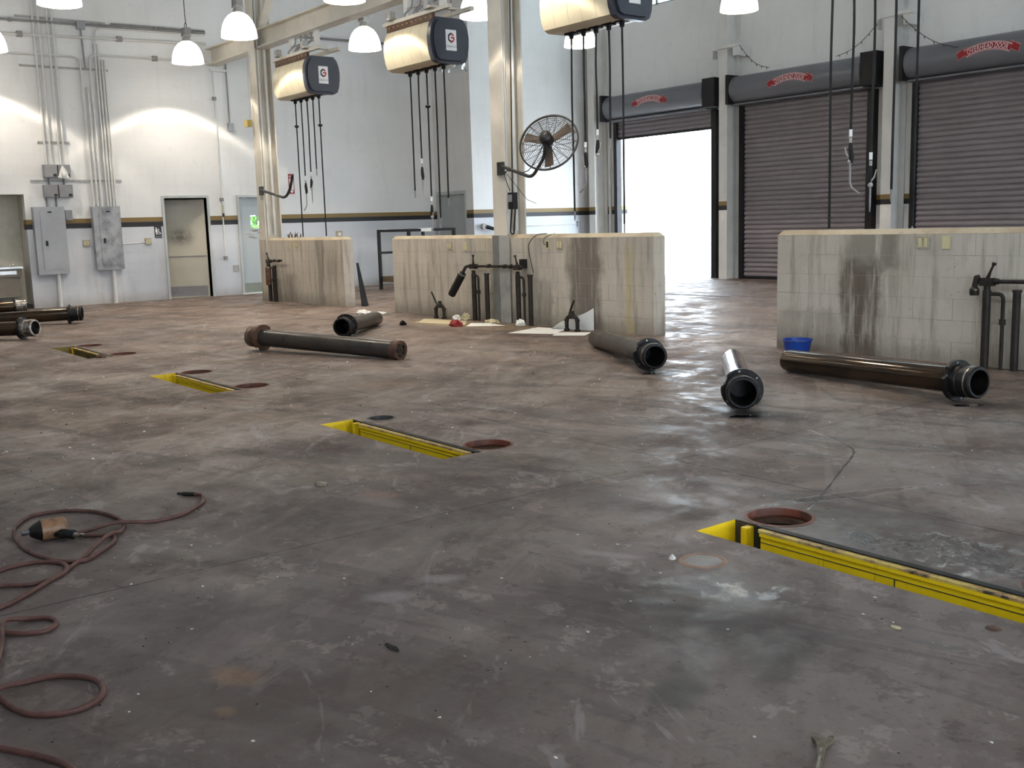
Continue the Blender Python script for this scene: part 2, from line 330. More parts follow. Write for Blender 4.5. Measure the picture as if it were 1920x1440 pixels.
t = NT('dark_cylinder'); n1 = t.noise(5, 5, .65); c = t.mix(t.ramp(n1, .35, .65), (.040, .036, .032), (.060, .048, .038)); t.out(c, t.rng(n1, .3, .7, .26, .42), .35)
t = NT('grease_black'); n1 = t.noise(18, 5, .65); c = t.mix(t.ramp(n1, .5, .7), (.007, .006, .006), (.026, .020, .015)); t.out(c, .42, 0, .3); t.bump(n1, .35, .006)
t = NT('bare_steel_dirty'); n1 = t.noise(14, 5, .65); c = t.mix(t.ramp(n1, .4, .65), (.40, .39, .37), (.11, .08, .06)); t.out(c, .30, .9)
simple('oil_film', (.075, .065, .06), .12, var=.1); simple('oil_pool', (.006, .006, .007), .06, var=0)
t = NT('lift_yellow'); n1 = t.noise(3.5, 5, .65); n2 = t.noise(8, 5, .7, t.vmul(t.pos, (2.5, 2.5, .35))); c = t.mix(t.math('MULTIPLY', t.ramp(n1, .5, .75), .5), (.95, .63, .010), (.82, .52, .01)); c = t.mix(t.math('MULTIPLY', t.ramp(n2, .58, .74), .5), c, (.14, .08, .02)); t.out(c, .45)
t = NT('lift_flange_worn'); n1 = t.noise(11, 5, .7); c = t.mix(t.ramp(n1, .40, .60), (.62, .44, .10), (.36, .22, .09)); c = t.mix(t.ramp(n1, .57, .68), c, (.045, .032, .02)); t.out(c, .55)
simple('lift_grimy', (.24, .17, .03), .55, col2=(.09, .065, .02), scale=6)
simple('pit_dark', (.05, .045, .042), .6, col2=(.02, .018, .016), scale=8); simple('hole_liner_rust', (.15, .035, .015), .6, col2=(.05, .02, .012), scale=10)
simple('patch_concrete', (.33, .30, .27), .8, var=.08, scale=14); simple('patch_ring', (.34, .20, .14), .75, var=.15, scale=14)
simple('bucket_blue', (.008, .055, .34), .35, var=.04); simple('paper_white', (.80, .79, .74), .8, var=.04); simple('paper_tan', (.55, .47, .30), .85, var=.1); simple('rag_red', (.30, .03, .025), .85, var=.12, scale=20)
simple('hose_red', (.115, .046, .034), .55, col2=(.065, .028, .022), scale=18); simple('tool_orange', (.26, .13, .065), .45, col2=(.10, .055, .03), scale=20); simple('tool_rust', (.14, .105, .06), .55, col2=(.07, .05, .03), scale=40, bump=.3)
simple('chip_grey', (.30, .26, .20), .9, var=.15, scale=30); simple('chip_white', (.72, .68, .62), .85, var=.1); simple('chip_dark', (.03, .025, .02), .8, var=.1)
simple('stainless', (.55, .54, .52), .25, 1.0, var=.06); simple('fountain_body', (.20, .17, .13), .45, var=.1); simple('kick_plate', (.55, .63, .55), .18, .9, var=.06, scale=2)  # kick_plate: green reflection put into the metal's base colour
simple('leaf_green', (.10, .26, .04), .5, col2=(.25, .40, .10), scale=1.5); simple('exterior_concrete', (.72, .72, .70), .8, var=.03)
simple('room_plaster', (.62, .58, .48), .7, var=.06)
t = NT('grubby_door'); x, y, z = t.xyz(); n1 = t.noise(1.5, 4); n2 = t.noise(10, 5, .7)
c = t.mix(t.ramp(n1, .3, .7), (.55, .52, .43), (.48, .45, .37))
dy = t.math('DIVIDE', t.math('SUBTRACT', y, 8.45), .34); dz = t.math('DIVIDE', t.math('SUBTRACT', z, 1.32), .27); r = t.math('SQRT', t.math('ADD', t.math('MULTIPLY', dy, dy), t.math('MULTIPLY', dz, dz)))
m = t.math('MULTIPLY', t.math('SUBTRACT', 1.0, t.ramp(r, .0, 1.1)), t.ramp(n2, .2, .6)); c = t.mix(t.math('MULTIPLY', m, .9), c, (.09, .075, .06)); t.out(c, .5)
t = NT('scraped_door'); x, y, z = t.xyz(); n2 = t.noise(16, 5, .7); n3 = t.noise(6, 5, .7, t.vmul(t.pos, (1, .5, 3)))
dz = t.math('ABSOLUTE', t.math('SUBTRACT', z, 1.35)); m = t.math('MULTIPLY', t.math('SUBTRACT', 1.0, t.ramp(dz, .03, .22)), t.ramp(n3, .5, .6)); m2 = t.math('MULTIPLY', m, t.ramp(y, 9.7, 10.0))
c = t.mix(m2, (.46, .50, .51), (.13, .09, .06)); c = t.mix(t.math('MULTIPLY', t.ramp(n2, .66, .75), .3), c, (.2, .17, .14)); t.out(c, .45)
t = NT('window_glass'); g = t.n.new('ShaderNodeBsdfGlossy'); g.inputs['Roughness'].default_value = .02; tr = t.n.new('ShaderNodeBsdfTransparent'); tr.inputs[0].default_value = (.90, .94, .93, 1)
mx = t.n.new('ShaderNodeMixShader'); mx.inputs[0].default_value = .06; t.t.links.new(tr.outputs[0], mx.inputs[1]); t.t.links.new(g.outputs[0], mx.inputs[2]); t.t.links.new(mx.outputs[0], t.n['Material Output'].inputs[0])
t = NT('clear_acrylic'); g = t.n.new('ShaderNodeBsdfGlossy'); g.inputs['Roughness'].default_value = .08; tr = t.n.new('ShaderNodeBsdfTransparent'); tr.inputs[0].default_value = (.93, .94, .95, 1)
lw = t.n.new('ShaderNodeLayerWeight'); lw.inputs[0].default_value = .45; mx = t.n.new('ShaderNodeMixShader'); t.put(mx.inputs[0], lw.outputs['Facing']); t.t.links.new(tr.outputs[0], mx.inputs[1]); t.t.links.new(g.outputs[0], mx.inputs[2]); t.t.links.new(mx.outputs[0], t.n['Material Output'].inputs[0])
emit('lit_shade', (1.0, .95, .86), SHADE_GLOW)
simple('housing_aluminium', (.42, .41, .39), .4, .6, var=.1); simple('sign_black', (.015, .015, .02), .4, var=0); simple('sign_red', (.28, .02, .02), .5, var=.1)
simple('string_bulb', (.10, .09, .08), .4, var=.1)

# ------------------------------------------------------------------ shell
def holed(mb, axis, a0, a1, z0, z1, t0, t1, holes):
    """wall slab with rectangular openings; axis 'x' runs along X with thickness t0..t1 in Y, axis 'y' the other way"""
    us = sorted({a0, a1, *[h[0] for h in holes], *[h[1] for h in holes]}); zs = sorted({z0, z1, *[h[2] for h in holes], *[h[3] for h in holes]})
    for i in range(len(us)-1):
        run = None
        for k in range(len(zs)-1):
            uc, zc = (us[i]+us[i+1])/2, (zs[k]+zs[k+1])/2
            solid = not any(h[0] < uc < h[1] and h[2] < zc < h[3] for h in holes)
            if solid: run = [zs[k], zs[k+1]] if run is None else [run[0], zs[k+1]]
            if run and (not solid or k == len(zs)-2):
                if axis == 'x': mb.box(us[i], us[i+1], t0, t1, run[0], run[1])
                else: mb.box(t0, t1, us[i], us[i+1], run[0], run[1])
                run = None
    return mb
S = 'structure'
DOORS = [(-19.73, -16.50), (-15.67, -12.43), (-11.45, -8.20), (-7.34, -4.09), (-3.23, .02)]   # clear openings in the roll-up-door wall
CL0, CL1 = 6.47, 7.5
holes = [(a, b, -.01, 3.98) for a, b in DOORS]+[(a+.25, b-.05, CL0, CL1) for a, b in DOORS]
tag(holed(MB(), 'x', XJ-.2, XR, 0, ZC, YW, YW+.25, holes).build('wall_back', 'upper_wall_paint', ang=0), 'painted block wall holding the row of grey roll-up doors', kind=S)
LH = [(8.01, 8.95, -.01, 2.14), (9.69, 10.62, -.01, 2.14), (4.0, 5.25, -.01, 2.24)]
tag(holed(MB(), 'y', YN-.2, YJ+.2, 0, ZC, XW-.2, XW, LH).build('wall_left', 'wall_paint', ang=0), 'long white block wall with gold and black stripe and electrical panels', kind=S)
tag(holed(MB(), 'x', XW, XJ, 0, ZC, YJ, YJ+.2, [(-22.22, -20.98, -.01, 2.22)]).build('wall_return', 'wall_paint', ang=0), 'short shaded wall return with a grey door beside the lit jog', kind=S)
tag(MB().box(XJ-.2, XJ, YJ+.2, YW, 0, ZC).build('wall_jog', 'wall_paint', ang=0), 'bluish daylit block wall next to the open roll-up door', kind=S)
NB = [(-2.35+BAY*k-1.55, -2.35+BAY*k+1.55) for k in range(-5, 3)]
nh = [(a, b, -.01, 3.5) for a, b in NB[7:]]+[(a, b, CL0, CL1) for a, b in NB[3:]]
tag(holed(MB(), 'x', XW, XR, 0, ZC, YN-.25, YN, nh).build('wall_front', 'upper_wall_paint', ang=0), 'block wall with open bay doors behind the viewer', kind=S)
RH = [(10.3, 13.6, -.01, 4.0), (14.4, 17.7, -.01, 4.0), (1.5, 5.2, -.01, 4.0)]
tag(holed(MB(), 'y', YN, YW, 0, ZC, XR, XR+.2, RH).build('wall_right', 'wall_paint', ang=0), 'plain block wall at the far right end', kind=S)
tag(MB().box(XW-.2, XR+.2, YN-.25, YW+.25, ZC, ZC+.2).build('ceiling', 'ceiling_paint', ang=0), 'pale high ceiling above the service bays', kind=S)
portal((sum(DOORS[0])/2, YW+.24, 1.75), DOORS[0][1]-DOORS[0][0], 3.5, (-PI/2, 0, 0))
portal(((DOORS[0][0]+DOORS[-1][1])/2, YW+.24, (CL0+CL1)/2), DOORS[-1][1]-DOORS[0][0], CL1-CL0, (-PI/2, 0, 0))
for h in RH: portal((XR+.19, (h[0]+h[1])/2, 2.0), 4.0, h[1]-h[0], (0, PI/2, 0))
for a, b in NB[7:]: portal(((a+b)/2, YN-.24, 1.75), b-a, 3.5, (PI/2, 0, 0))
portal(((NB[3][0]+NB[-1][1])/2, YN-.24, (CL0+CL1)/2), NB[-1][1]-NB[3][0], CL1-CL0, (PI/2, 0, 0))

# floor slab with openings for the lift pits
SLOT_W, SLOT_L, HOLE_R = .275, 1.60, .155
PITS = [PIT0-BAY*k for k in range(4)]; PIT_Y = 3.475
HOLES = []
for k, px in enumerate(PITS):
    HOLES.append((px+.12, 3.925, .10 if k == 1 else HOLE_R)); HOLES.append((px+1.46, 3.925, HOLE_R))
bm = bmesh.new()
def loop(pts):
    vs = [bm.verts.new((p[0], p[1], 0)) for p in pts]; return [bm.edges.new((vs[i], vs[(i+1) % len(vs)])) for i in range(len(vs))]
ed = loop([(XW-.2, YN-.25), (XR, YN-.25), (XR, YW+.25), (XW-.2, YW+.25)])
for px in PITS: ed += loop([(px, PIT_Y), (px+SLOT_L, PIT_Y), (px+SLOT_L, PIT_Y+SLOT_W), (px, PIT_Y+SLOT_W)])
for hx, hy, hr in HOLES: ed += loop([(hx+hr*math.cos(2*PI*i/28), hy+hr*math.sin(2*PI*i/28)) for i in range(28)])
bmesh.ops.triangle_fill(bm, edges=ed, use_beauty=True, use_dissolve=False)
for f in bm.faces:
    if f.normal.z < 0: f.normal_flip()
me = bpy.data.meshes.new('floor'); bm.to_mesh(me); bm.free(); me.materials.append(M['floor_concrete'])
floor = tag(link('floor', me), 'stained grey brown concrete shop floor', kind=S)

# doors and window bits of the left wall
def hinged(n, y0, y1, z1, label, leafmat, swing=0.0):
    d = thing('door_%d' % n, label, kind=S, loc=(XW, y0, 0)); o = (XW, y0, 0)
    for nm, a in (('jamb', (y0-.05, y0, 0, z1+.05)), ('jamb', (y1, y1+.05, 0, z1+.05)), ('head', (y0, y1, z1, z1+.05))):
        MB(o).box(XW-.20, XW+.03, a[0], a[1], a[2], a[3]).build(nm, 'frame_grey', d, 0)
    return d, o
d1, o1 = hinged(1, 8.01, 8.95, 2.14, 'half-open cream door with grubby hand marks in grey frame', 'grubby_door')
hp = Vector((XW-.12, 8.94, 0)); ang = math.radians(24); dv = Vector((-math.sin(ang), -math.cos(ang), 0)); nv = Vector((dv.y, -dv.x, 0))
leaf = MB(o1); leaf.prism([hp, hp+dv*.92, hp+dv*.92+Vector((0,0,2.11)), hp+Vector((0,0,2.11))], nv*-.02, nv*.02); leaf = leaf.build('door_leaf', 'grubby_door', d1, 0)
fr = Vector((1, 0, 0)); off = (nv if nv.x > 0 else -nv)*.024
MB(o1).prism([hp+dv*.04+Vector((0,0,.02)), hp+dv*.88+Vector((0,0,.02)), hp+dv*.88+Vector((0,0,.24)), hp+dv*.04+Vector((0,0,.24))], off*.9, off*1.15).build('kick_plate', 'box_grey', d1, 0)
MB(o1).ball(hp+dv*.85+off*2.4+Vector((0,0,1.0)), .03, 10).cyl(hp+dv*.85+off+Vector((0,0,1.0)), hp+dv*.85+off*2.2+Vector((0,0,1.0)), .018, 10).build('door_knob', 'black_steel', d1)
MB(o1).prism([hp+dv*.03+Vector((0,0,.885)), hp+dv*.9+Vector((0,0,.885)), hp+dv*.9+Vector((0,0,.9)), hp+dv*.03+Vector((0,0,.9))], off, off*1.5).build('push_rail', 'box_grey', d1, 0)
tag(MB().box(XW-2.3, XW-2.2, 7.2, 10.0, 0, 2.6).box(XW-2.2, XW-.2, 7.2, 7.3, 0, 2.6).box(XW-2.2, XW-.2, 9.25, 9.35, 0, 2.6).box(XW-2.3, XW-.2, 7.2, 9.35, 2.6, 2.7).box(XW-2.3, XW-.2, 7.2, 9.35, -.1, -.001).build('wall_washroom', 'room_plaster', ang=0), 'plain plaster walls of the small room behind the door', kind=S)
d2, o2 = hinged(2, 9.69, 10.62, 2.14, 'closed grey door with small window and scraped paint', 'scraped_door')
lf = MB(o2); holed(lf, 'y', 9.695, 10.615, .01, 2.135, XW-.10, XW-.055, [(9.97, 10.21, 1.46, 1.74)]); lf.build('door_leaf', 'scraped_door', d2, 0)
MB(o2).box(XW-.085, XW-.075, 9.97, 10.21, 1.46, 1.74).build('pane', 'window_glass', d2, 0)
MB(o2).box(XW-.054, XW-.05, 9.72, 10.6, .03, .24).build('kick_plate', 'kick_plate', d2, 0)
MB(o2).box(XW-.12, XW+.10, 9.62, 10.62, .0, .018).build('threshold', 'steel_paint_white', d2, 0)
d3 = thing('door_3', 'plain grey door in the short shaded wall return', kind=S, loc=(-22.2, YJ, 0)); o3 = (-22.2, YJ, 0)
MB(o3).box(-22.22, -22.14, YJ-.03, YJ+.2, 0, 2.22).build('jamb', 'frame_grey', d3, 0); MB(o3).box(-21.02, -20.98, YJ-.03, YJ+.2, 0, 2.22).build('jamb', 'frame_grey', d3, 0)
MB(o3).box(-22.14, -21.02, YJ-.03, YJ+.2, 2.14, 2.22).build('head', 'frame_grey', d3, 0); MB(o3).box(-22.14, -21.02, YJ+.06, YJ+.11, .01, 2.14).build('door_leaf', 'door_grey', d3, 0)

# alcove with the drinking fountain
tag(MB().box(XW-.62, XW-.55, 4.0, 5.25, 0, 2.3).box(XW-.55, XW-.2, 5.25, 5.35, 0, 2.3).box(XW-.55, XW-.2, 3.9, 4.0, 0, 2.3).box(XW-.6, XW-.2, 3.95, 5.3, 2.24, 2.3).build('wall_alcove', 'room_plaster', ang=0), 'recessed alcove at the left edge holding the drinking fountain', kind=S)
f = thing('drinking_fountain', 'boxy steel drinking fountain hung in the wall alcove', 'fountain', (XW-.3, 4.7, .2)); o = (XW-.3, 4.7, .2)
MB(o).box(XW-.55, XW-.08, 4.3, 5.10, .64, .80).build('basin_housing', 'fountain_body', f, 0)
bs = MB(o).box(XW-.55, XW-.05, 4.28, 5.12, .80, .84).build('basin_top', 'stainless', f, 0)
MB(o).tube(arc((XW-.2, 4.95, .84), .045, 0, PI, 6, (0,1,0), (0,0,1)), .011, 8).build('spout', 'stainless', f)
MB(o).box(XW-.079, XW-.07, 4.45, 5.0, .69, .76).build('push_bar', 'stainless', f, 0)
MB(o).box(XW-.5, XW-.12, 4.35, 5.07, .24, .638).build('lower_panel', 'fountain_body', f, 0)
tag(MB((XW-.2, 4.6, 0)).box(XW-.54, XW-.02, 4.02, 5.22, 0, .085).build('floor_plinth', 'black_rubber', ang=0), 'low black plinth on the floor under the drinking fountain', 'plinth')

# clerestory windows
for i, (a, b) in enumerate(DOORS):
    a += .25; b -= .05; wd = thing('window_%d' % (i+1), kind=S, loc=(a, YW, CL0)); o = (a, YW, CL0)
    m = MB(o)
    for q in (a, a+(b-a)/3, a+(b-a)*2/3, b-.05): m.box(q, q+.05, YW+.08, YW+.14, CL0, CL1)
    m.box(a, b, YW+.08, YW+.14, CL0, CL0+.05).box(a, b, YW+.08, YW+.14, CL1-.05, CL1); m.build('window_frame', 'steel_paint_grey', wd, 0)
    for q in range(3): MB(o).box(a+(b-a)*q/3+.05, a+(b-a)*(q+1)/3, YW+.105, YW+.111, CL0+.05, CL1-.05).build('pane', 'window_glass', wd, 0)

# ------------------------------------------------------------------ roll-up doors
SLAT_H = .105
def slat_mesh(L):
    m = MB(); pr = []
    for i in range(8):
        a = PI*i/7; pr.append((0, .006-.026*math.sin(a)**.7, .004+SLAT_H*.84*i/7))
    pr += [(0, .016, SLAT_H*.86), (0, .016, SLAT_H*1.06), (0, .024, SLAT_H*1.06), (0, .024, .0), (0, .016, .0)]
    m.prism(pr, (0,0,0), (L,0,0)); return m.mesh('slat', 'curtain_grey', 50)
HOODZ, HOODR, HOODY = 4.16, .29, 18.60
RIB = []
def ribbon(door, o, xc, zc):
    """arched red ribbon with lettering wrapped on the curved hood"""
    def onhood(u, v, e):
        z = zc+v; y = HOODY-math.sqrt(max(HOODR**2-(z-HOODZ)**2, 1e-4))-e; return Vector((xc+u, y, z))
    R = 1.02; A = math.radians(24)
    def band(m, half, e, a0=-A, a1=A, n=26, dr=0):
        vs = []; fs = []
        for i in range(n+1):
            a = a0+(a1-a0)*i/n
            for k in range(5):
                r = R+dr+half*(k/2-1); vs.append(onhood(r*math.sin(a), r*math.cos(a)-R*.955, e))
        for i in range(n):
            for k in range(4): q = i*5+k; fs.append((q, q+5, q+6, q+1))
        return m.add(vs, fs)
    def tail(m, e, g=0.0):
        for sgn in (-1, 1):
            pts = [(.36, -.055-g), (.44, .04+g), (.40+.02, .075+g), (.585+g, .005+g), (.565, -.04), (.56+g, -.125-g), (.43, -.075-g)]
            pts = [(.40, .075+g), (.585+g, -.02+g), (.555, -.055), (.545+g, -.125-g), (.40, -.055-g)]
            vs = [onhood(sgn*u, v, e) for u, v in pts]; m.add(vs, [tuple(range(len(vs)))])
        return m
    m = tail(MB(o), .004, .008); band(m, .0755, .007); rb = m.build('ribbon_edge', 'ribbon_pink', door, 0)
    m = tail(MB(o), .006); band(m, .068, .010); m.build('ribbon', 'ribbon_red', door, 0)
    m = MB(o); band(m, .004, .012, dr=.055); band(m, .004, .012, dr=-.055); txt = 'OVERHEAD DOOR'
    wts = {'O': 1.15, 'V': 1, 'E': .85, 'R': .95, 'H': 1.05, 'A': 1, 'D': 1.05, ' ': .45}
    tot = sum(wts[c] for c in txt); a = -A*.90; per = A*1.80/tot
    for ch in txt:
        ac = a+wts[ch]*per/2; a += wts[ch]*per
        if ch == ' ': continue
        vs, fs = text_mesh(ch, .125)
        out = []
        for v in vs:
            aa = ac+v.x*.70/R; r = R+v.y-.044; out.append(onhood(r*math.sin(aa), r*math.cos(aa)-R*.955, .014))
        m.add(out, fs)
    m.build('lettering', 'letter_white', door, 0)
def rollup(n, x0, x1, zb, label, logo):
    d = thing('door_%d' % n, label, kind=S, loc=(x0, YW, 0)); o = Vector((x0, YW, 0)); L = x1-x0-.10
    hx0, hx1 = x0-.06, x1+.02
    m = MB(o); pr = arc((0, HOODY, HOODZ), HOODR, PI*.5, PI*1.5, 14, (0,1,0), (0,0,1)); pr = [Vector((0, YW-.01, HOODZ+HOODR))]+pr+[Vector((0, YW-.01, HOODZ-HOODR))]
    m.prism(pr, (hx0+.06, 0, 0), (hx1, 0, 0)); m.build('hood', 'hood_grey', d)
    MB(o).box(hx0, hx1, HOODY-.12, YW-.02, HOODZ-HOODR-.045, HOODZ-HOODR-.012).build('hood_lip', 'hood_grey', d, 0)
    MB(o).box(hx0-.02, hx0+.055, HOODY-HOODR-.01, YW-.01, HOODZ-HOODR-.03, HOODZ+HOODR+.02).build('end_bracket', 'black_steel', d, 0)
    MB(o).box(hx1+.005, hx1+.36, HOODY-HOODR+.04, YW-.01, HOODZ-HOODR-.02, HOODZ+HOODR+.03).build('motor_box', 'black_steel', d, 0)
    MB(o).box(x0-.06, x0+.05, YW-.16, YW+.0, 0, HOODZ-HOODR-.05).build('guide_rail', 'black_steel', d, 0)
    MB(o).box(x1-.05, x1+.10, YW-.16, YW+.0, 0, HOODZ-HOODR-.05).build('guide_rail', 'black_steel', d, 0)
    sm = slat_mesh(L); z = zb+.05; first = True
    while z < HOODZ-HOODR:
        s_ = link('slat', sm, d); s_.location = (x0+.05-o.x, YW-.08-o.y, z); z += SLAT_H
    MB(o).box(x0+.05, x0+.05+L, YW-.10, YW-.05, zb, zb+.05).build('bottom_bar', 'black_steel', d, 0)
    if logo: ribbon(d, o, (hx0+hx1)/2+.03, HOODZ+.03)
rollup(4, *DOORS[0], 3.40, 'raised grey roll-up door over the bright daylight opening', True)
rollup(5, *DOORS[1], .0, 'closed grey roll-up door next to the open doorway', True)
rollup(6, *DOORS[2], .0, 'closed grey roll-up door at the right edge', True)
rollup(7, *DOORS[3], .0, 'closed roll-up door out past the right edge', False)
rollup(8, *DOORS[4], .0, 'closed roll-up door far past the right edge', False)
# near-wall closed doors behind and left of the viewer
for i, (a, b) in enumerate(NB[:3]): pass

# steel columns of the roll-up-door wall
def hcol(name, x0, y0, wdt, dep, z1, mat, label, parent=None, tf=.022):
    o = Vector((x0+wdt/2, y0+dep/2, 0)); m = MB(o)
    m.box(x0, x0+wdt, y0, y0+tf, 0, z1).box(x0, x0+wdt, y0+dep-tf, y0+dep, 0, z1).box(x0+wdt/2-.008, x0+wdt/2+.008, y0+tf, y0+dep-tf, 0, z1)
    return tag(m.build(name, mat, ang=0), label, kind=S)
COLX = [-20.42, -16.06, -11.95, -7.84]
for cx, lb in zip(COLX, ('white steel column left of the open roll-up door', 'white steel column marked 9 between open and closed doors', 'white steel column marked 7 between the two closed doors', 'white steel column right of the last door')):
    hcol('column', cx, 18.45, .235, .44, ZC, 'column_stripe' if False else 'steel_paint_white', lb)
# painted band on those columns and digits
simple('band_gold', (.23, .15, .045), .5, var=.1); simple('band_black', (.012, .012, .014), .5, var=.1)
for k, cx in enumerate(COLX[:3]):
    c = thing('painted_band', ('gold and black band on the column left of the open doorway', 'gold and black band on the column right of the open doorway', 'gold and black band on the column between the two closed doors')[k], 'band', (cx, 18.44, 1.55)); o = (cx, 18.44, 1.55)
    MB(o).box(cx-.003, cx+.238, 18.446, 18.4505, 1.553, 1.655).build('black_stripe', 'band_black', c, 0); MB(o).box(cx-.003, cx+.238, 18.446, 18.4505, 1.655, 1.748).build('gold_stripe', 'band_gold', c, 0)
for cx, ch in ((-16.06, '9'), (-11.95, '7')):
    vs, fs = text_mesh(ch, .28); m = MB((cx+.12, 18.445, 1.3)); m.add([(cx+.115+v.x*.62, 18.447, 1.30+v.y) for v in vs], fs)
    tag(m.build('column_number', 'white_card', ang=0), {'9': 'small white painted nine on the column right of the open doorway', '7': 'small white painted seven on the column between the closed doors'}[ch], 'number')
for k, cx in enumerate(COLX[1:3]):
    b = thing('wall_bracket', ('white cross bracket above the gap between open and closed doors', 'white cross bracket above the gap between the two closed doors')[k], 'bracket', (cx, 18.4, 5.0)); o = (cx, 18.4, 5.0)
    MB(o).box(cx-.06, cx+.62, 18.39, 18.45, 5.06, 5.13).build('bar', 'steel_paint_white', b, 0); MB(o).box(cx-.10, cx-.055, 18.36, 18.46, 4.86, 5.04).build('clamp', 'strut_grey', b, 0); MB(o).box(cx+.40, cx+.52, 18.44, 18.89, 4.88, 5.06).build('stand_off', 'steel_paint_white', b, 0)
# conduits beside the open door
tag(MB((-20.0, 18.8, 0)).cyl((-20.0, 18.80, 0), (-20.0, 18.80, 3.8), .035, 10).build('conduit', 'conduit_white'), 'white vertical conduit hugging the open roll-up door frame', 'conduit')
tag(MB((-20.55, 18.8, 0)).cyl((-20.52, 18.80, 0), (-20.52, 18.80, ZC), .03, 10).build('conduit', 'conduit_white'), 'thin vertical conduit in the corner of the daylit wall', 'conduit')
# light strings hung between brackets and hoods
for k, (p, q, lb) in enumerate((((-15.45, 18.40, 5.08), (-14.65, 18.42, 4.50), 'sagging string of tiny bulbs above the middle door hood, left end'), ((-12.0, 18.40, 5.05), (-13.0, 18.42, 4.50), 'sagging string of tiny bulbs above the middle door hood, right end'), ((-11.55, 18.38, 5.02), (-10.35, 18.29, 4.28), 'string of tiny bulbs drooping over the rightmost door hood'))):
    p, q = Vector(p), Vector(q); path = [p.lerp(q, i/12)+Vector((0,0,-.13*math.sin(PI*i/12))) for i in range(13)]
    s_ = thing('light_string', lb, 'light string', p); MB(p).tube(path, .006, 6).build('wire', 'black_rubber', s_)
    for i in range(1, 12, 2): MB(p).cyl(path[i], path[i]+Vector((.01,-.005,-.05)), .012, 6, .006).build('bulb', 'string_bulb', s_)

# ------------------------------------------------------------------ central columns, beam
def main_col(x0, label):
    o = Vector((x0+.15, 9.30, 0)); c = thing('column', label, kind=S, loc=o); m = MB(o)
    m.box(x0, x0+.30, 9.12, 9.142, 0, 8).box(x0, x0+.30, 9.458, 9.48, 0, 8).box(x0+.14, x0+.16, 9.142, 9.458, 0, 8); m.build('shaft', 'steel_paint_cream', c, 0)
    MB(o).tube([(x0+.21, 9.22, 1.3), (x0+.21, 9.22, 8)], .022, 8).build('conduit', 'conduit_white', c); MB(o).tube([(x0+.22, 9.36, 1.3), (x0+.22, 9.36, 8)], .03, 8).build('conduit', 'conduit_white', c)
    return c, o
c1, oc1 = main_col(-20.06, 'cream steel column by the grey door, left of the hanging reels')
c2, oc2 = main_col(-12.14, 'cream steel column rising through the middle dwarf wall')
main_col(-4.15, 'cream steel column past the right edge of the view')
MB(oc2).box(-12.16, -12.02, 9.10, 9.118, 0, 1.24).build('painted_base', 'steel_paint_grey', c2, 0); MB(oc2).box(-12.02, -11.78, 9.108, 9.118, 0, 1.24).build('painted_base', 'steel_paint_mid', c2, 0)
MB(oc1).box(-20.06, -19.80, 9.10, 9.118, 0, 1.22).build('painted_base', 'divider_block', c1, 0)
b = MB((-10, 9.3, 5)); x0, x1 = XW, 2.0
b.box(x0, x1, 9.17, 9.43, 4.93, 4.955).box(x0, x1, 9.17, 9.43, 5.26, 5.285).box(x0, x1, 9.29, 9.31, 4.955, 5.26)
tag(b.build('roof_beam', 'steel_paint_cream', ang=0), 'long cream steel beam spanning over the hanging hose reels', kind=S)
for x0, lb in ((-20.06, 'diagonal cream brace on the beam at the left column'), (-12.14, 'diagonal cream brace on the beam at the middle column')):
    tag(MB((x0+.9, 9.3, 5.3)).bar((x0+.25, 9.3, 5.27), (x0+2.1, 9.3, 7.4), .08, .16, (0,1,0)).build('diagonal_brace', 'steel_paint_cream', ang=0), lb, 'brace')

# ------------------------------------------------------------------ dwarf divider walls of painted block
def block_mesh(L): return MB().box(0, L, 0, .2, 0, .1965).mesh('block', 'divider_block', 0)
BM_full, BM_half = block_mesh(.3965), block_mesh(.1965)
def divider(n, x0, x1, label):
    d = thing('wall_divider', label, kind=S, loc=(x0, DY0, 0)); o = Vector((x0, DY0, 0))
    MB(o).box(x0+.006, x1-.006, DY0+.003, DY1-.003, 0, 1.2).build('core', 'mortar', d, 0)
    for r in range(6):
        x = x0 if r % 2 == 0 else x0; k = 0; half = (r % 2 == 1)
        while x < x1-.05:
            L = .2 if (half and k == 0) or (x1-x) < .39 else .4
            L = min(L, x1-x)
            me_ = BM_full if L > .35 else (BM_half if L > .15 else None)
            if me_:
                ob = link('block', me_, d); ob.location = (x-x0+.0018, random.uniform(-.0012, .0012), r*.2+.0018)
            x += L; k += 1
    y0, y1 = DY0, DY1; c = .045
    vs = [(x0, y0, 1.2), (x1, y0, 1.2), (x1, y1, 1.2), (x0, y1, 1.2), (x0+c, y0+c, 1.25), (x1-c, y0+c, 1.25), (x1-c, y1-c, 1.25), (x0+c, y1-c, 1.25)]
    MB(o).add(vs, [(0,3,2,1), (4,5,6,7), (0,1,5,4), (1,2,6,5), (2,3,7,6), (3,0,4,7)]).build('chamfered_cap', 'divider_cap', d, 0)
    return d
divider(1, -19.86, -16.66, 'short block dwarf wall at the left with dark vertical stains')
divider(2, -14.98, -8.98, 'middle block dwarf wall around the cream column, oil streaks down its face')
divider(3, -7.14, -1.14, 'nearest block dwarf wall at the right with black oil stains')
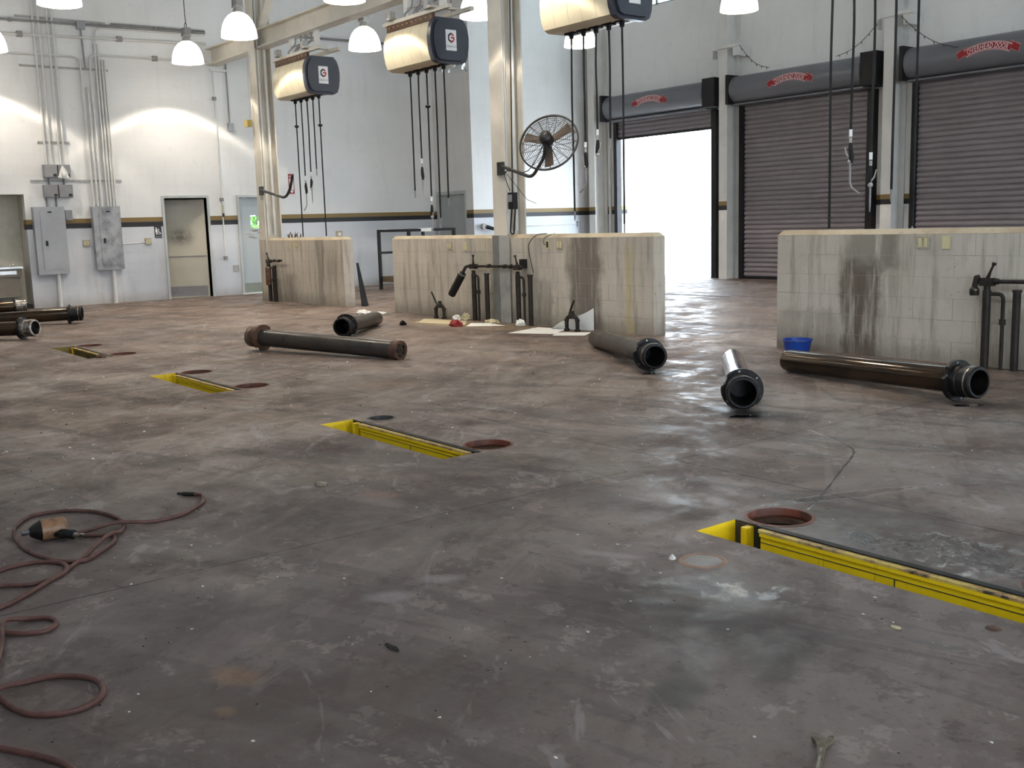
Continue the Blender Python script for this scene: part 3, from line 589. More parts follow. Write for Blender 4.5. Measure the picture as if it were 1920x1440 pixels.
# outlet plates on the dividers
for x, z, kind, lb in ((-18.72, 1.11, 0, 'pale blank cover plate on the left dwarf wall'), (-18.47, 1.12, 1, 'twin outlet box on the left dwarf wall'), (-13.30, 1.09, 1, 'twin outlet left of the cream column on the middle dwarf wall'), (-12.89, 1.09, 0, 'ivory blank plate left of the cream column on the middle dwarf wall'),
                       (-10.96, 1.11, 2, 'yellow single outlet with a wire, right part of the middle dwarf wall'), (-10.71, 1.11, 1, 'brownish twin outlet above the oil streaks on the middle dwarf wall'), (-5.45, 1.12, 1, 'paint-spattered twin outlet on the nearest dwarf wall'), (-5.22, 1.12, 0, 'plain ivory cover plate on the nearest dwarf wall')):
    wv = .065 if kind == 1 else .038; o = (x, DY0, z)
    p = thing('outlet', lb, 'outlet', o); MB(o).box(x-wv, x+wv, DY0-.012, DY0-.0016, z-.06, z+.06).build('plate', 'outlet_plate' if kind == 1 else 'outlet_ivory', p, 0)
    if kind:
        for sx in ((-.028, .028) if kind == 1 else (0,)): MB(o).box(x+sx-.016, x+sx+.016, DY0-.017, DY0-.012, z-.04, z+.04).build('socket', 'outlet_ivory' if kind == 1 else 'black_steel', p, 0)

# ------------------------------------------------------------------ in-floor lift pits
def make_pit(k, label):
    px = PITS[k]; o = Vector((px, PIT_Y, 0)); p = thing('lift_pit', label, 'lift pit', o, 'in-floor lift pits')
    y0, y1, D = PIT_Y, PIT_Y+SLOT_W, .55; L = SLOT_L
    MB(o).box(px-.02, px+L+.02, y0-.02, y1+.02, -D-.02, -D).build('pit_bottom', 'pit_dark', p, 0)
    MB(o).box(px-.02, px+L+.02, y0-.02, y0, -D, -.001).build('near_wall', 'pit_dark', p, 0); MB(o).box(px-.02, px+L+.02, y1+.001, y1+.02, -D, -.001).build('far_wall', 'pit_dark', p, 0)
    MB(o).box(px-.02, px, y0, y1, -D, -.001).build('end_plate', 'lift_yellow' if k < 3 else 'lift_grimy', p, 0); MB(o).box(px+L, px+L+.02, y0, y1, -D, -.001).build('end_plate', 'lift_yellow', p, 0)
    MB(o).box(px+.075, px+.11, y1-.05, y1, -D, -.012).build('post', 'lift_yellow', p, 0)
    bx0, bx1 = px+.19, px+L-.05
    m = MB(o); m.prism([(bx0, y1-.050, -.34), (bx0, y1-.050, -.036), (bx0, y1-.060, -.03), (bx0, y1-.060, -.014), (bx0, y1-.002, -.014), (bx0, y1-.002, -.34)], (0,0,0), (bx1-bx0, 0, 0)); bmn = m.build('beam', 'lift_yellow' if k < 3 else 'lift_grimy', p, 0)
    MB(o).box(bx0, bx1, y1-.0525, y1-.050, -.060, -.057).build('seam', 'pit_dark', bmn, 0); MB(o).box((bx0+bx1)/2, (bx0+bx1)/2+.004, y1-.0525, y1-.050, -.34, -.060).build('seam', 'pit_dark', bmn, 0)
    fl_ = []; r = .018; yc = y1-.043
    for i in range(9): a = PI/2+PI*i/8; fl_.append((bx0-.03+.03+r*math.cos(a)*.9, yc+r*math.sin(a), 0))
    for i in range(9): a = -PI/2+PI*i/8; fl_.append((bx1+r*math.cos(a)*.9, yc+r*math.sin(a), 0))
    MB(o).prism(fl_, (0,0,-.014), (0,0,-.002)).build('top_flange', 'lift_flange_worn', p, 0)
    MB(o).box(px+.15, px+L, y1-.026, y1+.012, -.03, .004).build('rubber_strip', 'black_rubber', p, 0)
    MB(o).cyl((px+.15, y1-.10, -.5), (px+.15, y1-.10, -.10), .045, 14).cyl((px+.15, y1-.17, -.13), (px+.15, y1-.02, -.13), .035, 12).build('hydraulic_fitting', 'grease_black', p)
    for hx, hy, hr in HOLES[2*k:2*k+2]:
        h = MB(o).lathe([(hr, -.001), (hr, -.6)], 28, (hx, hy, 0)).build('hole_liner', 'hole_liner_rust', p)
        MB(o).lathe([(hr+.012, .0015), (hr-.006, .003), (hr-.012, -.03)], 28, (hx, hy, 0)).build('hole_rim', 'hole_liner_rust' if k != 1 or hr > .12 else 'pit_dark', p)
        MB(o).lathe([(hr, -.042), (hr-.028, -.045), (hr-.030, -.07)], 24, (hx, hy, 0)).build('inner_ring', 'rust_brown', p)
        MB(o).cyl((hx, hy, -.08), (hx, hy, -.066), hr-.001, 24).build('oil_surface', 'oil_pool', p)
    return p
make_pit(0, 'nearest yellow-beamed lift pit running off the right edge')
make_pit(1, 'second nearest lift pit with yellow beam, in mid floor')
make_pit(2, 'third lift pit from the viewer, yellow beam, left of mid floor')
make_pit(3, 'farthest lift pit, dark and narrow, before the left cylinders')
# round patched hole and drain
p = thing('floor_patch', 'round grey concrete patch with a pinkish ring near the nearest pit', 'patch', (-2.85, 3.18, 0)); o = (-2.85, 3.18, 0)
MB(o).lathe([(.0001, .0022), (.072, .0022), (.078, .0002)], 26, (-2.85, 3.18, 0)).build('filled_disc', 'patch_concrete', p); MB(o).lathe([(.078, .0003), (.080, .002), (.098, .002), (.102, .0002)], 26, (-2.85, 3.18, 0)).build('ring', 'patch_ring', p)
tag(MB((-1.70, 3.36, 0)).lathe([(.0001, .004), (.022, .004), (.028, .0005)], 18, (-1.70, 3.36, 0)).build('drain_plug', 'rust_brown'), 'tiny rusty round plug set in the floor by the yellow beam', 'plug')

# ------------------------------------------------------------------ hydraulic lift cylinders lying about
def make_cylinder(name, label, head, tail, mat, plunger=False, rp=.10, capped=False, endmat='grease_black'):
    h, t_ = Vector((head[0], head[1], 0)), Vector((tail[0], tail[1], 0)); d = (t_-h).normalized()
    RF = .155; L = (t_-h).length
    tilt = math.asin((RF-rp)/L); c0 = h+Vector((0,0,RF)); ax = (d*math.cos(tilt)+Vector((0,0,-math.sin(tilt)))).normalized()
    root = thing(name, label, 'cylinder', h, 'lift cylinders on the floor')
    P = lambda s: c0+ax*s
    o = h
    m = MB(o).lathe([(rp, .0), (rp, L-.03), (rp*.93, L), (rp*.55, L), (rp*.5, L-.02), (.0001, L-.02)], 32, c0, ax); m.build('tube', mat, root)
    if endmat == 'rust_brown':
        MB(o).lathe([(rp+.004, L-.09), (rp+.006, L+.004), (rp*.78, L+.004), (rp*.74, L-.015), (rp*.3, L-.015), (rp*.3, L-.012)], 28, c0, ax).build('end_cap', 'rust_brown', root)
        u = ax.cross(Vector((0,0,1))).normalized(); w_ = ax.cross(u)
        for i in range(5):
            a = 2*PI*i/5; q = P(L+.004)+(u*math.cos(a)+w_*math.sin(a))*rp*.62; MB(o).cyl(q, q-ax*.008, .014, 8).build('bolt', 'grease_black', root)
    # flange ring with notches
    n = 40; u = ax.cross(Vector((0,0,1))).normalized(); w_ = ax.cross(u); ring = []
    notch = {6, 7, 22, 23, 24}
    for i in range(n):
        a = 2*PI*i/n; r = RF*(.86 if i in notch else 1.0); ring.append((u*math.cos(a)+w_*math.sin(a))*r)
    m = MB(o); inner = [(u*math.cos(2*PI*i/n)+w_*math.sin(2*PI*i/n))*(rp*.98) for i in range(n)]
    A = c0-ax*.016; B = c0+ax*.016
    vs = [A+q for q in ring]+[A+q for q in inner]+[B+q for q in ring]+[B+q for q in inner]
    fs = []
    for i in range(n):
        j2 = (i+1) % n; fs += [(i, j2, n+j2, n+i), (2*n+i, 3*n+i, 3*n+j2, 2*n+j2), (i, 2*n+i, 2*n+j2, j2)]
    m.add(vs, fs); fl_ = m.build('flange', 'rust_brown' if endmat == 'rust_brown' else 'grease_black', root)
    for i in range(6):
        a = 2*PI*(i+.35)/6; q = c0-ax*.017+(u*math.cos(a)+w_*math.sin(a))*RF*.88; MB(o).cyl(q, q-ax*.003, .0085, 8).build('bolt_hole', 'bare_steel_dirty', fl_)
    # packing gland collar in front of the flange, hollow
    ci = rp*.95
    MB(o).lathe([(rp*1.22, -.016), (rp*1.22, -.07), (rp*1.14, -.075), (rp*1.14, -.10), (rp*1.19, -.105), (rp*1.19, -.19), (rp*1.1, -.20), (ci, -.20), (ci, -.12), (ci*.96, .25), (.0001, .25)], 36, c0, ax).build('collar', endmat, root)
    MB(o).lathe([(rp*1.20, -.145), (rp*1.215, -.15), (rp*1.20, -.158)], 36, c0, ax).build('snap_ring', 'bare_steel_dirty', root)
    return root
make_cylinder('lift_cylinder', 'long dark green-black lift cylinder lying left of centre, rusty flange', (-11.58, 5.22), (-9.53, 5.86), 'dark_cylinder', endmat='rust_brown')
make_cylinder('lift_cylinder', 'stubby-looking lift cylinder half hidden behind the long one', (-12.02, 6.58), (-13.18, 7.72), 'dark_cylinder')
make_cylinder('lift_cylinder', 'matte dark lift cylinder pointing at the middle dwarf wall end', (-6.93, 6.98), (-8.72, 7.95), 'dark_cylinder')
make_cylinder('lift_cylinder', 'bright chromed lift cylinder seen almost end-on, black flange', (-4.98, 5.98), (-6.36, 7.50), 'shiny_rod')
make_cylinder('lift_cylinder', 'glossy brown lift cylinder lying before the nearest dwarf wall', (-4.08, 7.36), (-5.95, 7.78), 'oily_cylinder')
make_cylinder('lift_cylinder', 'frontmost lift cylinder at the left edge, hollow end facing right', (-15.72, 3.52), (-17.25, 2.20), 'oily_cylinder', endmat='bare_steel_dirty')
make_cylinder('lift_cylinder', 'shiny bronze lift cylinder behind the frontmost one at the left edge', (-17.85, 4.72), (-18.75, 2.85), 'oily_cylinder')
make_cylinder('lift_cylinder', 'farthest small-looking lift cylinder before the wall alcove', (-21.0, 4.60), (-21.3, 2.6), 'oily_cylinder', endmat='bare_steel_dirty')
# oil drips under flanges
for x, y, a, b, lb in ((-4.80, 5.80, .11, .05, 'black oil puddle under the chromed cylinder flange'), (-6.78, 6.86, .10, .04, 'small black oil puddle under the matte cylinder flange'), (-3.92, 7.22, .11, .045, 'black oil puddle under the glossy brown cylinder flange')):
    pts = []
    rr = random.Random(int(x*10))
    for i in range(26): q = 2*PI*i/26; r = 1+rr.uniform(-.16, .16); e = Vector((.62, .78, 0)); g = Vector((-.78, .62, 0)); pts.append(Vector((x, y, 0))+e*a*r*math.cos(q)+g*b*r*math.sin(q))
    tag(MB((x, y, 0)).prism(pts, (0,0,.0004), (0,0,.0022)).build('oil_puddle', 'oil_pool', ang=0), lb, 'puddle')

# ------------------------------------------------------------------ overhead hose reel banks
def make_reel():
    r = thing('hose_reel_bank', loc=(0,0,0))
    half = [(-.20, 0), (-.27, .035), (-.305, .12), (-.325, .24), (-.33, .36), (-.315, .47), (-.28, .56), (-.225, .62)]
    pr = [(0, y, z) for y, z in half]+[(0, -y, z) for y, z in reversed(half)]
    MB().prism(pr, (-.69,0,0), (.58,0,0)).build('cover', 'cover_cream', r, 30)
    for q in (-.45, -.18, .06, .33):
        MB().prism([(0, y*1.004, z*1.0+.001) for _, y, z in pr], (q-.002,0,0), (q+.002,0,0)).build('cover_seam', 'outlet_plate', r, 30)
    c = [(0, y*1.06, (z-.31)*1.06+.31) for _, y, z in pr]
    MB().prism(c, (.57,0,0), (.66,0,0)).prism([(0, y*.93, (z-.31)*.93+.31) for _, y, z in pr], (.66,0,0), (.70,0,0)).build('end_cap', 'cap_navy', r, 30)
    MB().prism([(0, y*.97, (z-.31)*.97+.31) for _, y, z in pr], (-.715,0,0), (-.69,0,0)).build('far_cap', 'cover_cream', r, 30)
    cd = MB().box(.70, .704, -.10, .09, .16, .46).build('logo_card', 'white_card', r, 0)
    def hexpt(a, rad): return (.7055, -.005+rad*math.cos(a)*.85, .345+rad*math.sin(a))
    def seg(m, a0, a1, ro, ri): m.add([hexpt(a0, ro), hexpt(a1, ro), hexpt(a1, ri), hexpt(a0, ri)], [(0,1,2,3)])
    m = MB()
    for a in (90, 150, 210): seg(m, math.radians(a), math.radians(a+60), .078, .045)
    m.build('logo_mark', 'ink_black', cd, 0)
    m = MB(); seg(m, math.radians(30), math.radians(90), .078, .045); seg(m, math.radians(-90), math.radians(-40), .078, .045); m.add([(.7055, -.01, .36), (.7055, .055, .36), (.7055, .055, .315), (.7055, .03, .30), (.7055, .03, .335), (.7055, -.01, .335)], [(0,1,2,3,4,5)]); m.build('logo_mark', 'ink_red', cd, 0)
    vs, fs = text_mesh('GRACO', .055); MB().add([(.7055, -.005+v.x*.95, .205+v.y*.8) for v in vs], fs).build('lettering', 'ink_black', cd, 0)
    MB().box(-.70, .60, -.255, -.21, .60, .71).build('mounting_rail', 'rust_brown', r, 0)
    for i in range(10): MB().cyl((-.62+.13*i, -.262, .66), (-.62+.13*i, -.25, .66), .012, 8).build('bolt', 'brass_yellow', r)
    for sy in (-.20, .20): MB().box(-.86, .98, sy-.035, sy+.035, .715, .77).build('support_channel', 'steel_paint_cream', r, 0)
    for sx in (-.55, .60): MB().box(sx-.04, sx+.04, -.32, .32, .77, .80).build('cross_bar', 'steel_paint_cream', r, 0)
    for sx in (-.48, .52):
        MB().box(sx-.06, sx+.06, -.03, .03, .80, 1.115).box(sx-.10, sx+.10, -.08, .08, 1.10, 1.115).build('hanger', 'steel_paint_white', r, 0)
    MB().box(-.42, .45, -.05, -.02, .93, .96).build('pipe_strut', 'strut_grey', r, 0)
    rr = random.Random(3)
    for sx in (-.28, -.05, .10, .30):
        MB().tube(smooth_path([(sx, -.1, .70), (sx+rr.uniform(-.06,.06), -.16, .82), (sx+rr.uniform(-.1,.1), -.05, .95), (sx+rr.uniform(-.05,.05), .0, 1.10)], 5), .016, 7).build('feed_hose', 'conduit_grey', r)
    for sx in (-.62, .44): MB().box(sx, sx+.11, -.30, -.20, .77, .90).build('junction_box', 'strut_grey', r, 0)
    for i in range(5):
        x = -.47+.235*i
        MB().box(x-.085, x+.085, -.05, .05, -.022, .0).cyl((x, 0, -.022), (x, 0, -.075), .035, 12, .028).build('hose_guide', 'black_rubber', r)
    return r
reel0 = make_reel()
def gun(mb, x, z, bend, side, parent):
    """grease/oil dispensing gun hanging from the hose end at height z"""
    MB().cyl((x,0,z), (x,0,z-.07), .017, 10).build('swivel', 'white_card', parent); MB().cyl((x,0,z-.08), (x,0,z-.13), .015, 10).build('coupling', 'strut_grey', parent)
    MB().tube([(x,0,z-.13), (x,0,z-.17), (x+side*.012,0,z-.28), (x+side*.012,0,z-.33)], [.016,.022,.026,.018], 10).build('grip', 'black_rubber', parent)
    MB().tube([(x+side*.02,0,z-.31), (x-side*.045,0,z-.24), (x-side*.065,0,z-.17)], [.012,.008,.006], 8).ball((x+side*.0,0,z-.315), .028, 8).build('trigger', 'strut_grey', parent)
    if bend: MB().tube(round_path([(x,0,z-.33), (x,0,z-.56), (x+bend*.12,0,z-.64)], .06, 4), .010, 8).build('spout', 'box_grey', parent)
    else: MB().tube([(x,0,z-.33), (x,0,z-.50), (x,0,z-.58)], [.010,.010,.005], 8).build('spout', 'box_grey', parent)
REELS = [(-18.02, 'leftmost hanging hose reel bank, cream cover, over the short left dwarf wall', [(1.26, 'ball', 3.33), (2.40, 'gun', -1), (2.46, 'gun', 0), (2.50, 'tip', 0), (1.27, 'ball', 3.27)]),
         (-13.99, 'middle hanging hose reel bank, cream cover, left of the centre column', [(1.97, 'tip', 0), (2.46, 'gun', 1), (1.86, 'ballgun', 3.24), (1.52, 'tip', 0), (1.82, 'tip', 0)]),
         (-10.11, 'hose reel bank cut by the top edge, above the wall fan', [(1.54, 'tip', 0), (2.42, 'gun', -1), (2.56, 'gun', 0), (2.43, 'tip', 0), (1.36, 'tip', 0)]),
         (-6.14, 'rightmost hose reel bank, only its dangling hoses in view', [(1.26, 'tip', 0), (2.24, 'gun', 1), (2.00, 'gun', 0), (1.63, 'tip', 0), (1.27, 'tip', 0)])]
for k, (xc, lb, hs) in enumerate(REELS):
    r = reel0 if k == 0 else copy_tree(reel0)
    r.location = (xc, 9.30, 3.82); tag(r, lb, 'hose reel', 'overhead hose reel banks')
REEL_ROOTS = [o for o in COL.objects if o.name.startswith('hose_reel_bank')]
REEL_ROOTS.sort(key=lambda o: o.location.x)
rr = random.Random(11)
for root, (xc, lb, hs) in zip(REEL_ROOTS, REELS):
    for i, (ze, kind, arg) in enumerate(hs):
        x = -.47+.235*i; zl = ze-3.82; sw = rr.uniform(-.015, .015)
        path = smooth_path([(x, 0, -.06), (x+sw, 0, zl*.35-.04), (x+sw*.3, 0, zl*.7), (x, 0, zl)], 6)
        h = MB().tube(path, .0125, 8).build('hose', 'black_rubber', root)
        if 'ball' in kind:
            zb = arg-3.82; MB().ball((x+sw, 0, zb), .035, 10, (1.3, 1.3, .8)).build('stop_ball', 'black_rubber', h)
        if 'gun' in kind: gun(None, x, zl, arg if kind == 'gun' else 0, 1 if i % 2 else -1, h)
        if kind == 'tip': MB().cyl((x,0,zl), (x,0,zl-.06), .010, 8).cyl((x,0,zl-.06), (x,0,zl-.12), .013, 8, .008).build('nipple', 'conduit_grey', h)

# ------------------------------------------------------------------ high-bay lamps
def lamp_light():
    d = bpy.data.lights.new('lamp_bulb', 'POINT'); d.energy = LAMP_POWER; d.color = LAMP_COL; d.shadow_soft_size = .035
    d.use_nodes = True; nt = d.node_tree; em = nt.nodes['Emission']
    tc = nt.nodes.new('ShaderNodeTexCoord'); sp = nt.nodes.new('ShaderNodeSeparateXYZ'); nt.links.new(tc.outputs['Normal'], sp.inputs[0])
    ab = nt.nodes.new('ShaderNodeMath'); ab.operation = 'ABSOLUTE'; nt.links.new(sp.outputs[2], ab.inputs[0])
    cr = nt.nodes.new('ShaderNodeValToRGB'); nt.links.new(ab.outputs[0], cr.inputs[0]); el = cr.color_ramp.elements
    el[0].position = 0.0; el[0].color = (.25,)*3+(1,); el[1].position = 1.0; el[1].color = (.60,)*3+(1,)
    for p, v in ((.55, .2), (.605, 1.2), (.63, 1.8), (.65, 1.0), (.68, .50), (.80, .62)):
        e = el.new(p); e.color = (v,)*3+(1,)
    nt.links.new(cr.outputs[0], em.inputs['Strength']); return d
LIGHT = lamp_light()
def dome(m, R=.31, h=.42, th=.006):
    pr = [(R*1.0, 0), (R*.985, .05), (R*.95, .13), (R*.88, .21), (R*.76, .29), (R*.58, .36), (R*.36, .405), (R*.24, h)]
    return m.lathe(pr+[(max(r-th, .01), z-th*.6 if i else 0.0) for i, (r, z) in reversed(list(enumerate(pr)))]+[pr[0]], 36)
def make_lamp(lit):
    r = thing('high_bay_lamp', loc=(0,0,0))
    dome(MB()).build('shade', 'lit_shade' if lit else 'clear_acrylic', r, 60)
    MB().lathe([(.0001, .405), (.085, .405), (.085, .46), (.06, .50), (.0001, .50)], 20).build('lamp_holder', 'housing_aluminium', r)
    MB().box(-.09, .09, -.07, .07, .50, .53).box(-.10, -.085, -.06, .06, .53, .66).box(.085, .10, -.06, .06, .53, .66).box(-.10, .10, -.06, .06, .655, .675).build('ballast_cage', 'housing_aluminium', r, 0)
    MB().box(-.07, .07, -.05, .05, .54, .645).build('ballast', 'box_grey', r, 0)
    MB().tube(arc((0,0,.72), .05, -PI*.5, PI*1.2, 10, (1,0,0), (0,0,1)), .008, 6).build('hook', 'black_steel', r)
    MB().tube([(.03,0,.75), (.0,0,.9), (0,0,ZC-4.75)], .008, 6).build('cord', 'black_rubber', r)
    if not lit: MB().ball((0,0,.16), .06, 12, (1,1,1.5)).cyl((0,0,.24), (0,0,.405), .03, 12).build('bulb', 'white_card', r)
    return r
lampL, lampU = make_lamp(True), make_lamp(False)
LAMPS = [(-20.97, 8.25, 'glowing white dome lamp nearest the wall, over the grubby door'), (-17.85, 7.98, 'glowing dome lamp just left of the cream column top'), (-14.30, 8.10, 'glowing dome lamp cut off by the top edge above the beam'), (-16.57, 4.65, 'glowing dome lamp cut off at the upper left, before the conduits'), (-21.15, 4.64, 'glowing dome lamp just past the left edge'),
         (-17.95, 10.55, 'glowing dome lamp hanging between the two left hose reels'), (-14.36, 10.61, 'glowing dome lamp half hidden by the centre column top'), (-15.72, 14.04, 'glowing dome lamp behind the top-edge hose reel'), (-11.79, 14.04, 'glowing dome lamp at the top, before the roll-up doors')]
LAMPS += [(-12.6, 4.65, 'lamp over the farthest lift pits, above the view'), (-10.7, 8.1, 'lamp over the middle dwarf wall, above the view'), (-7.1, 8.1, 'lamp over the matte cylinder, above the view'), (-7.9, 14.04, 'lamp before the right-hand roll-up door, above the view')]
for k, (x, y, lb) in enumerate(LAMPS):
    r = lampL if k == 0 else copy_tree(lampL)
    r.location = (x, y, 4.75); tag(r, lb, 'lamp', 'lit high-bay lamps')
    lo = bpy.data.objects.new('lamp_bulb', LIGHT); COL.objects.link(lo); lo.location = (x, y, 4.75+.235)
lampU.location = (-19.51, 13.68, 4.75); tag(lampU, 'unlit clear dome lamp behind the middle hose reel', 'lamp')

# ------------------------------------------------------------------ wall fan and empty fan bracket
fan = thing('wall_fan', 'large black caged fan with brown blades on the centre column', 'fan', (-11.86, 9.1, 2.2)); o = Vector((-11.86, 9.1, 2.2))
fc = Vector((-10.80, 9.06, 2.445)); nrm = Vector((.47, -.76, .42)).normalized(); fu = Vector((0,0,1)).cross(nrm).normalized(); fv = nrm.cross(fu)
ring = lambda r, e: [fc+nrm*e+fu*(r*math.cos(2*PI*i/40))+fv*(r*math.sin(2*PI*i/40)) for i in range(40)]
m = MB(o).tube(ring(.40, 0), .012, 8, closed=True); m.build('guard_hoop', 'fan_black', fan)
m = MB(o)
for e_s in (1, -1):
    for i in range(14): r = .085+.305*i/13; m.tube(ring(r, e_s*(.075*(1-((r-.05)/.355)**2)+.005)), .0024, 4, closed=True)
m.build('guard_wires', 'fan_black', fan)
for i in range(18):
    a = 2*PI*i/18; q = fu*math.cos(a)+fv*math.sin(a)
    MB(o).tube([fc+q*.06+nrm*.08, fc+q*.20+nrm*.065, fc+q*.33+nrm*.03, fc+q*.40, fc+q*.33-nrm*.03, fc+q*.20-nrm*.065, fc+q*.06-nrm*.08], .0035, 5).build('guard_rib', 'fan_black', fan)
for a in (37, 163, 277):
    a = math.radians(a); q = fu*math.cos(a)+fv*math.sin(a); s_ = nrm.cross(q)
    p = [fc+q*.07-s_*.045, fc+q*.07+s_*.045, fc+q*.345+s_*.072+nrm*.012, fc+q*.355-s_*.060-nrm*.012]
    MB(o).prism(p, nrm*-.003, nrm*.003).build('blade', 'fan_blade_brown', fan, 0)
MB(o).lathe([(.0001, .21), (.05, .20), (.082, .17), (.09, .05), (.07, .0), (.05, -.05), (.0001, -.06)], 24, fc, nrm).build('motor', 'fan_black', fan)
p1 = fc+nrm*.13-fv*.05
MB(o).tube(round_path([(-11.86, 9.08, 2.20), (-11.13, 9.03, 2.005), p1-Vector((.06,-.03,.20)), p1], .12, 6), .023, 10).build('bracket_arm', 'fan_black', fan)
MB(o).box(-11.98, -11.84, 9.085, 9.118, 2.08, 2.26).build('mount_plate', 'fan_black', fan, 0)
MB(o).tube(smooth_path([p1, (-11.2, 9.02, 2.1), (-11.75, 9.06, 2.12), (-11.66, 9.06, 1.85)], 5), .006, 6).build('power_cord', 'black_rubber', fan)
br = thing('fan_bracket', 'empty bent black pipe bracket on the left cream column', 'bracket', (-19.76, 9.1, 2.2)); o = (-19.76, 9.1, 2.2)
MB(o).tube(round_path([(-19.78, 9.08, 2.20), (-18.66, 9.06, 2.005), (-18.42, 9.05, 2.15), (-18.26, 9.04, 2.42)], .14, 6), .026, 10).build('arm', 'fan_black', br); MB(o).box(-19.88, -19.72, 9.085, 9.118, 2.1, 2.27).build('mount_plate', 'fan_black', br, 0)
ct = thing('pendant_control', 'black control box with looped cable on the centre column', 'control box', (-11.63, 9.1, 1.7)); o = (-11.63, 9.1, 1.7)
MB(o).box(-11.70, -11.59, 9.05, 9.135, 1.60, 1.83).build('box', 'black_steel', ct, 0); MB(o).box(-11.685, -11.605, 9.04, 9.05, 1.70, 1.80).build('button_face', 'box_grey', ct, 0)
MB(o).tube(round_path([(-11.67, 9.09, 1.60), (-11.68, 9.06, 1.27), (-11.60, 9.06, 1.25), (-11.59, 9.09, 1.60)], .06, 6), .011, 8).build('cable_loop', 'black_rubber', ct); MB(o).tube([(-11.66, 9.1, 1.83), (-11.66, 9.11, 2.2), (-11.66, 9.16, 4.9)], .009, 6).build('feed_cable', 'black_rubber', ct)
tag(MB((-11.2, 9.05, 2)).tube([(-11.95, 9.08, 2.26), (-11.55, 9.05, 1.95), (-11.25, 9.03, 1.72), (-11.05, 9.03, 1.66)], .004, 5).build('loose_wire', 'black_rubber'), 'thin loose wire slanting off the centre column under the fan', 'wire')
yb = thing('yellow_box', 'small yellow box with cord high on the left cream column', 'box', (-20.10, 9.08, 3.52)); o = (-20.10, 9.08, 3.52)
MB(o).box(-20.22, -20.07, 9.02, 9.115, 3.46, 3.59).build('case', 'brass_yellow', yb, 0); MB(o).tube(smooth_path([(-20.08, 9.07, 3.59), (-20.03, 9.07, 3.75), (-20.06, 9.09, 4.3), (-20.05, 9.1, 4.9)], 5), .007, 6).build('cord', 'conduit_white', yb)

# ------------------------------------------------------------------ oil pipe clusters at the dwarf walls
def pipe(mb_o, pts, r, name, mat, parent, n=10): return MB(mb_o).tube(round_path(pts, .05, 4), r, n).build(name, mat, parent)
def cluster(xs, top, label, zt, xr, lean, filt, filtmat):
    o = Vector((xs[0], 9.03, 0)); c = thing('oil_pipe_cluster', label, 'pipes', o, 'oil pipe stands at the dwarf walls'); y = 9.03
    pipe(o, [(xs[0], y, 0), (xs[0]-.0, y, top)], .036, 'stand_pipe', 'oily_pipe', c, 14); pipe(o, [(xs[2], y, 0), (xs[2], y, top-.01)], .034, 'stand_pipe', 'oily_pipe', c, 14)
    MB(o).cyl((xs[2], y, top-.01), (xs[2], y, top+.012), .042, 14).build('pipe_cap', 'oily_pipe', c)
    th = pipe(o, [(xs[0], y, top-.03), (xs[1], y, top-.03), (xs[1], y, 0)], .017, 'feed_pipe', 'oily_pipe', c); MB(o).cyl((xs[1], y, .40), (xs[1], y, .45), .028, 10).build('union', 'oily_pipe', th)
    MB(o).cyl((xs[0], y, top), (xs[0], y, top+.05), .028, 12).box(xs[0]-.06, xs[0]+.06, y-.035, y+.035, zt-.04, zt+.03).cyl((xs[0]-.09, y, zt), (xs[0]+.10, y, zt), .026, 12).build('valve_body', 'oily_pipe', c)
    v = MB(o).tube([(xs[0], y, zt+.02), (xs[0]+lean*.5, y-.01, zt+.09), (xs[0]+lean, y-.015, zt+.15)], [.02, .011, .011], 8).cyl((xs[0]+lean, y-.015, zt+.145), (xs[0]+lean*1.1, y-.015, zt+.165), .02, 8).build('valve_lever', 'oily_pipe', c)
    pipe(o, [(xs[0]+.08, y, zt), (xr, y, zt+.012)], .019, 'cross_pipe', 'oily_pipe', c)
    for q in (.35, .8): x = xs[0]+.08+(xr-xs[0]-.08)*q; MB(o).cyl((x-.03, y, zt+.004), (x+.03, y, zt+.010), .029, 10).build('fitting', 'oily_pipe', c)
    if filt:
        p, q, r = filt; p, q = Vector(p), Vector(q); d = (q-p).normalized()
        MB(o).tube(round_path([(xs[0]-.08, y, zt), (p-d*.07)+Vector((.02,0,.03)), p], .04, 3), .024, 10).build('elbow', 'oily_pipe', c)
        f_ = MB(o).tube([p, p+d*.02, p+d*.03, q-d*.02, q], [r*.5, r*.9, r, r, r*.9], 18).build('filter_can', filtmat, c)
        MB(o).lathe([(r*.92, .018), (r*1.03, .02), (r*1.03, .035), (r*.92, .037)], 18, p, d).build('clamp_band', 'bare_steel_dirty', f_)
    return c
cluster((-12.55, -12.44, -12.23), .69, 'black pipe stand with slanted filter can left of the centre column', .80, -11.62, .02, ((-12.72, 8.96, .71), (-12.96, 8.90, .37), .058), 'black_rubber')
cluster((-11.50, -11.37, -11.23), .69, 'black pipe stand right of the centre column', .80, -11.72, -.03, None, None)
cluster((-4.76, -4.61, -4.49), .70, 'black pipe stand with short cup at the right edge', .78, -3.7, .06, ((-4.86, 9.0, .735), (-4.86, 9.0, .655), .042), 'oily_pipe')
cluster((-19.52, -19.36, -19.27), .70, 'black pipe stand with brown can on the left dwarf wall', .80, -18.95, -.03, ((-19.42, 8.96, .70), (-19.38, 8.94, .33), .055), 'rust_brown')
tag(MB((-11.44, 9.1, .85)).box(-11.50, -11.42, 9.06, 9.136, .78, .91).build('shutoff_box', 'black_steel', ang=0), 'small black box fixed above the pipes right of the centre column', 'box')
wr = thing('wall_wire', 'thin wires hanging down the middle dwarf wall from its cap', 'wire', (-11.3, 9.12, 1.2)); o = (-11.3, 9.12, 1.2)
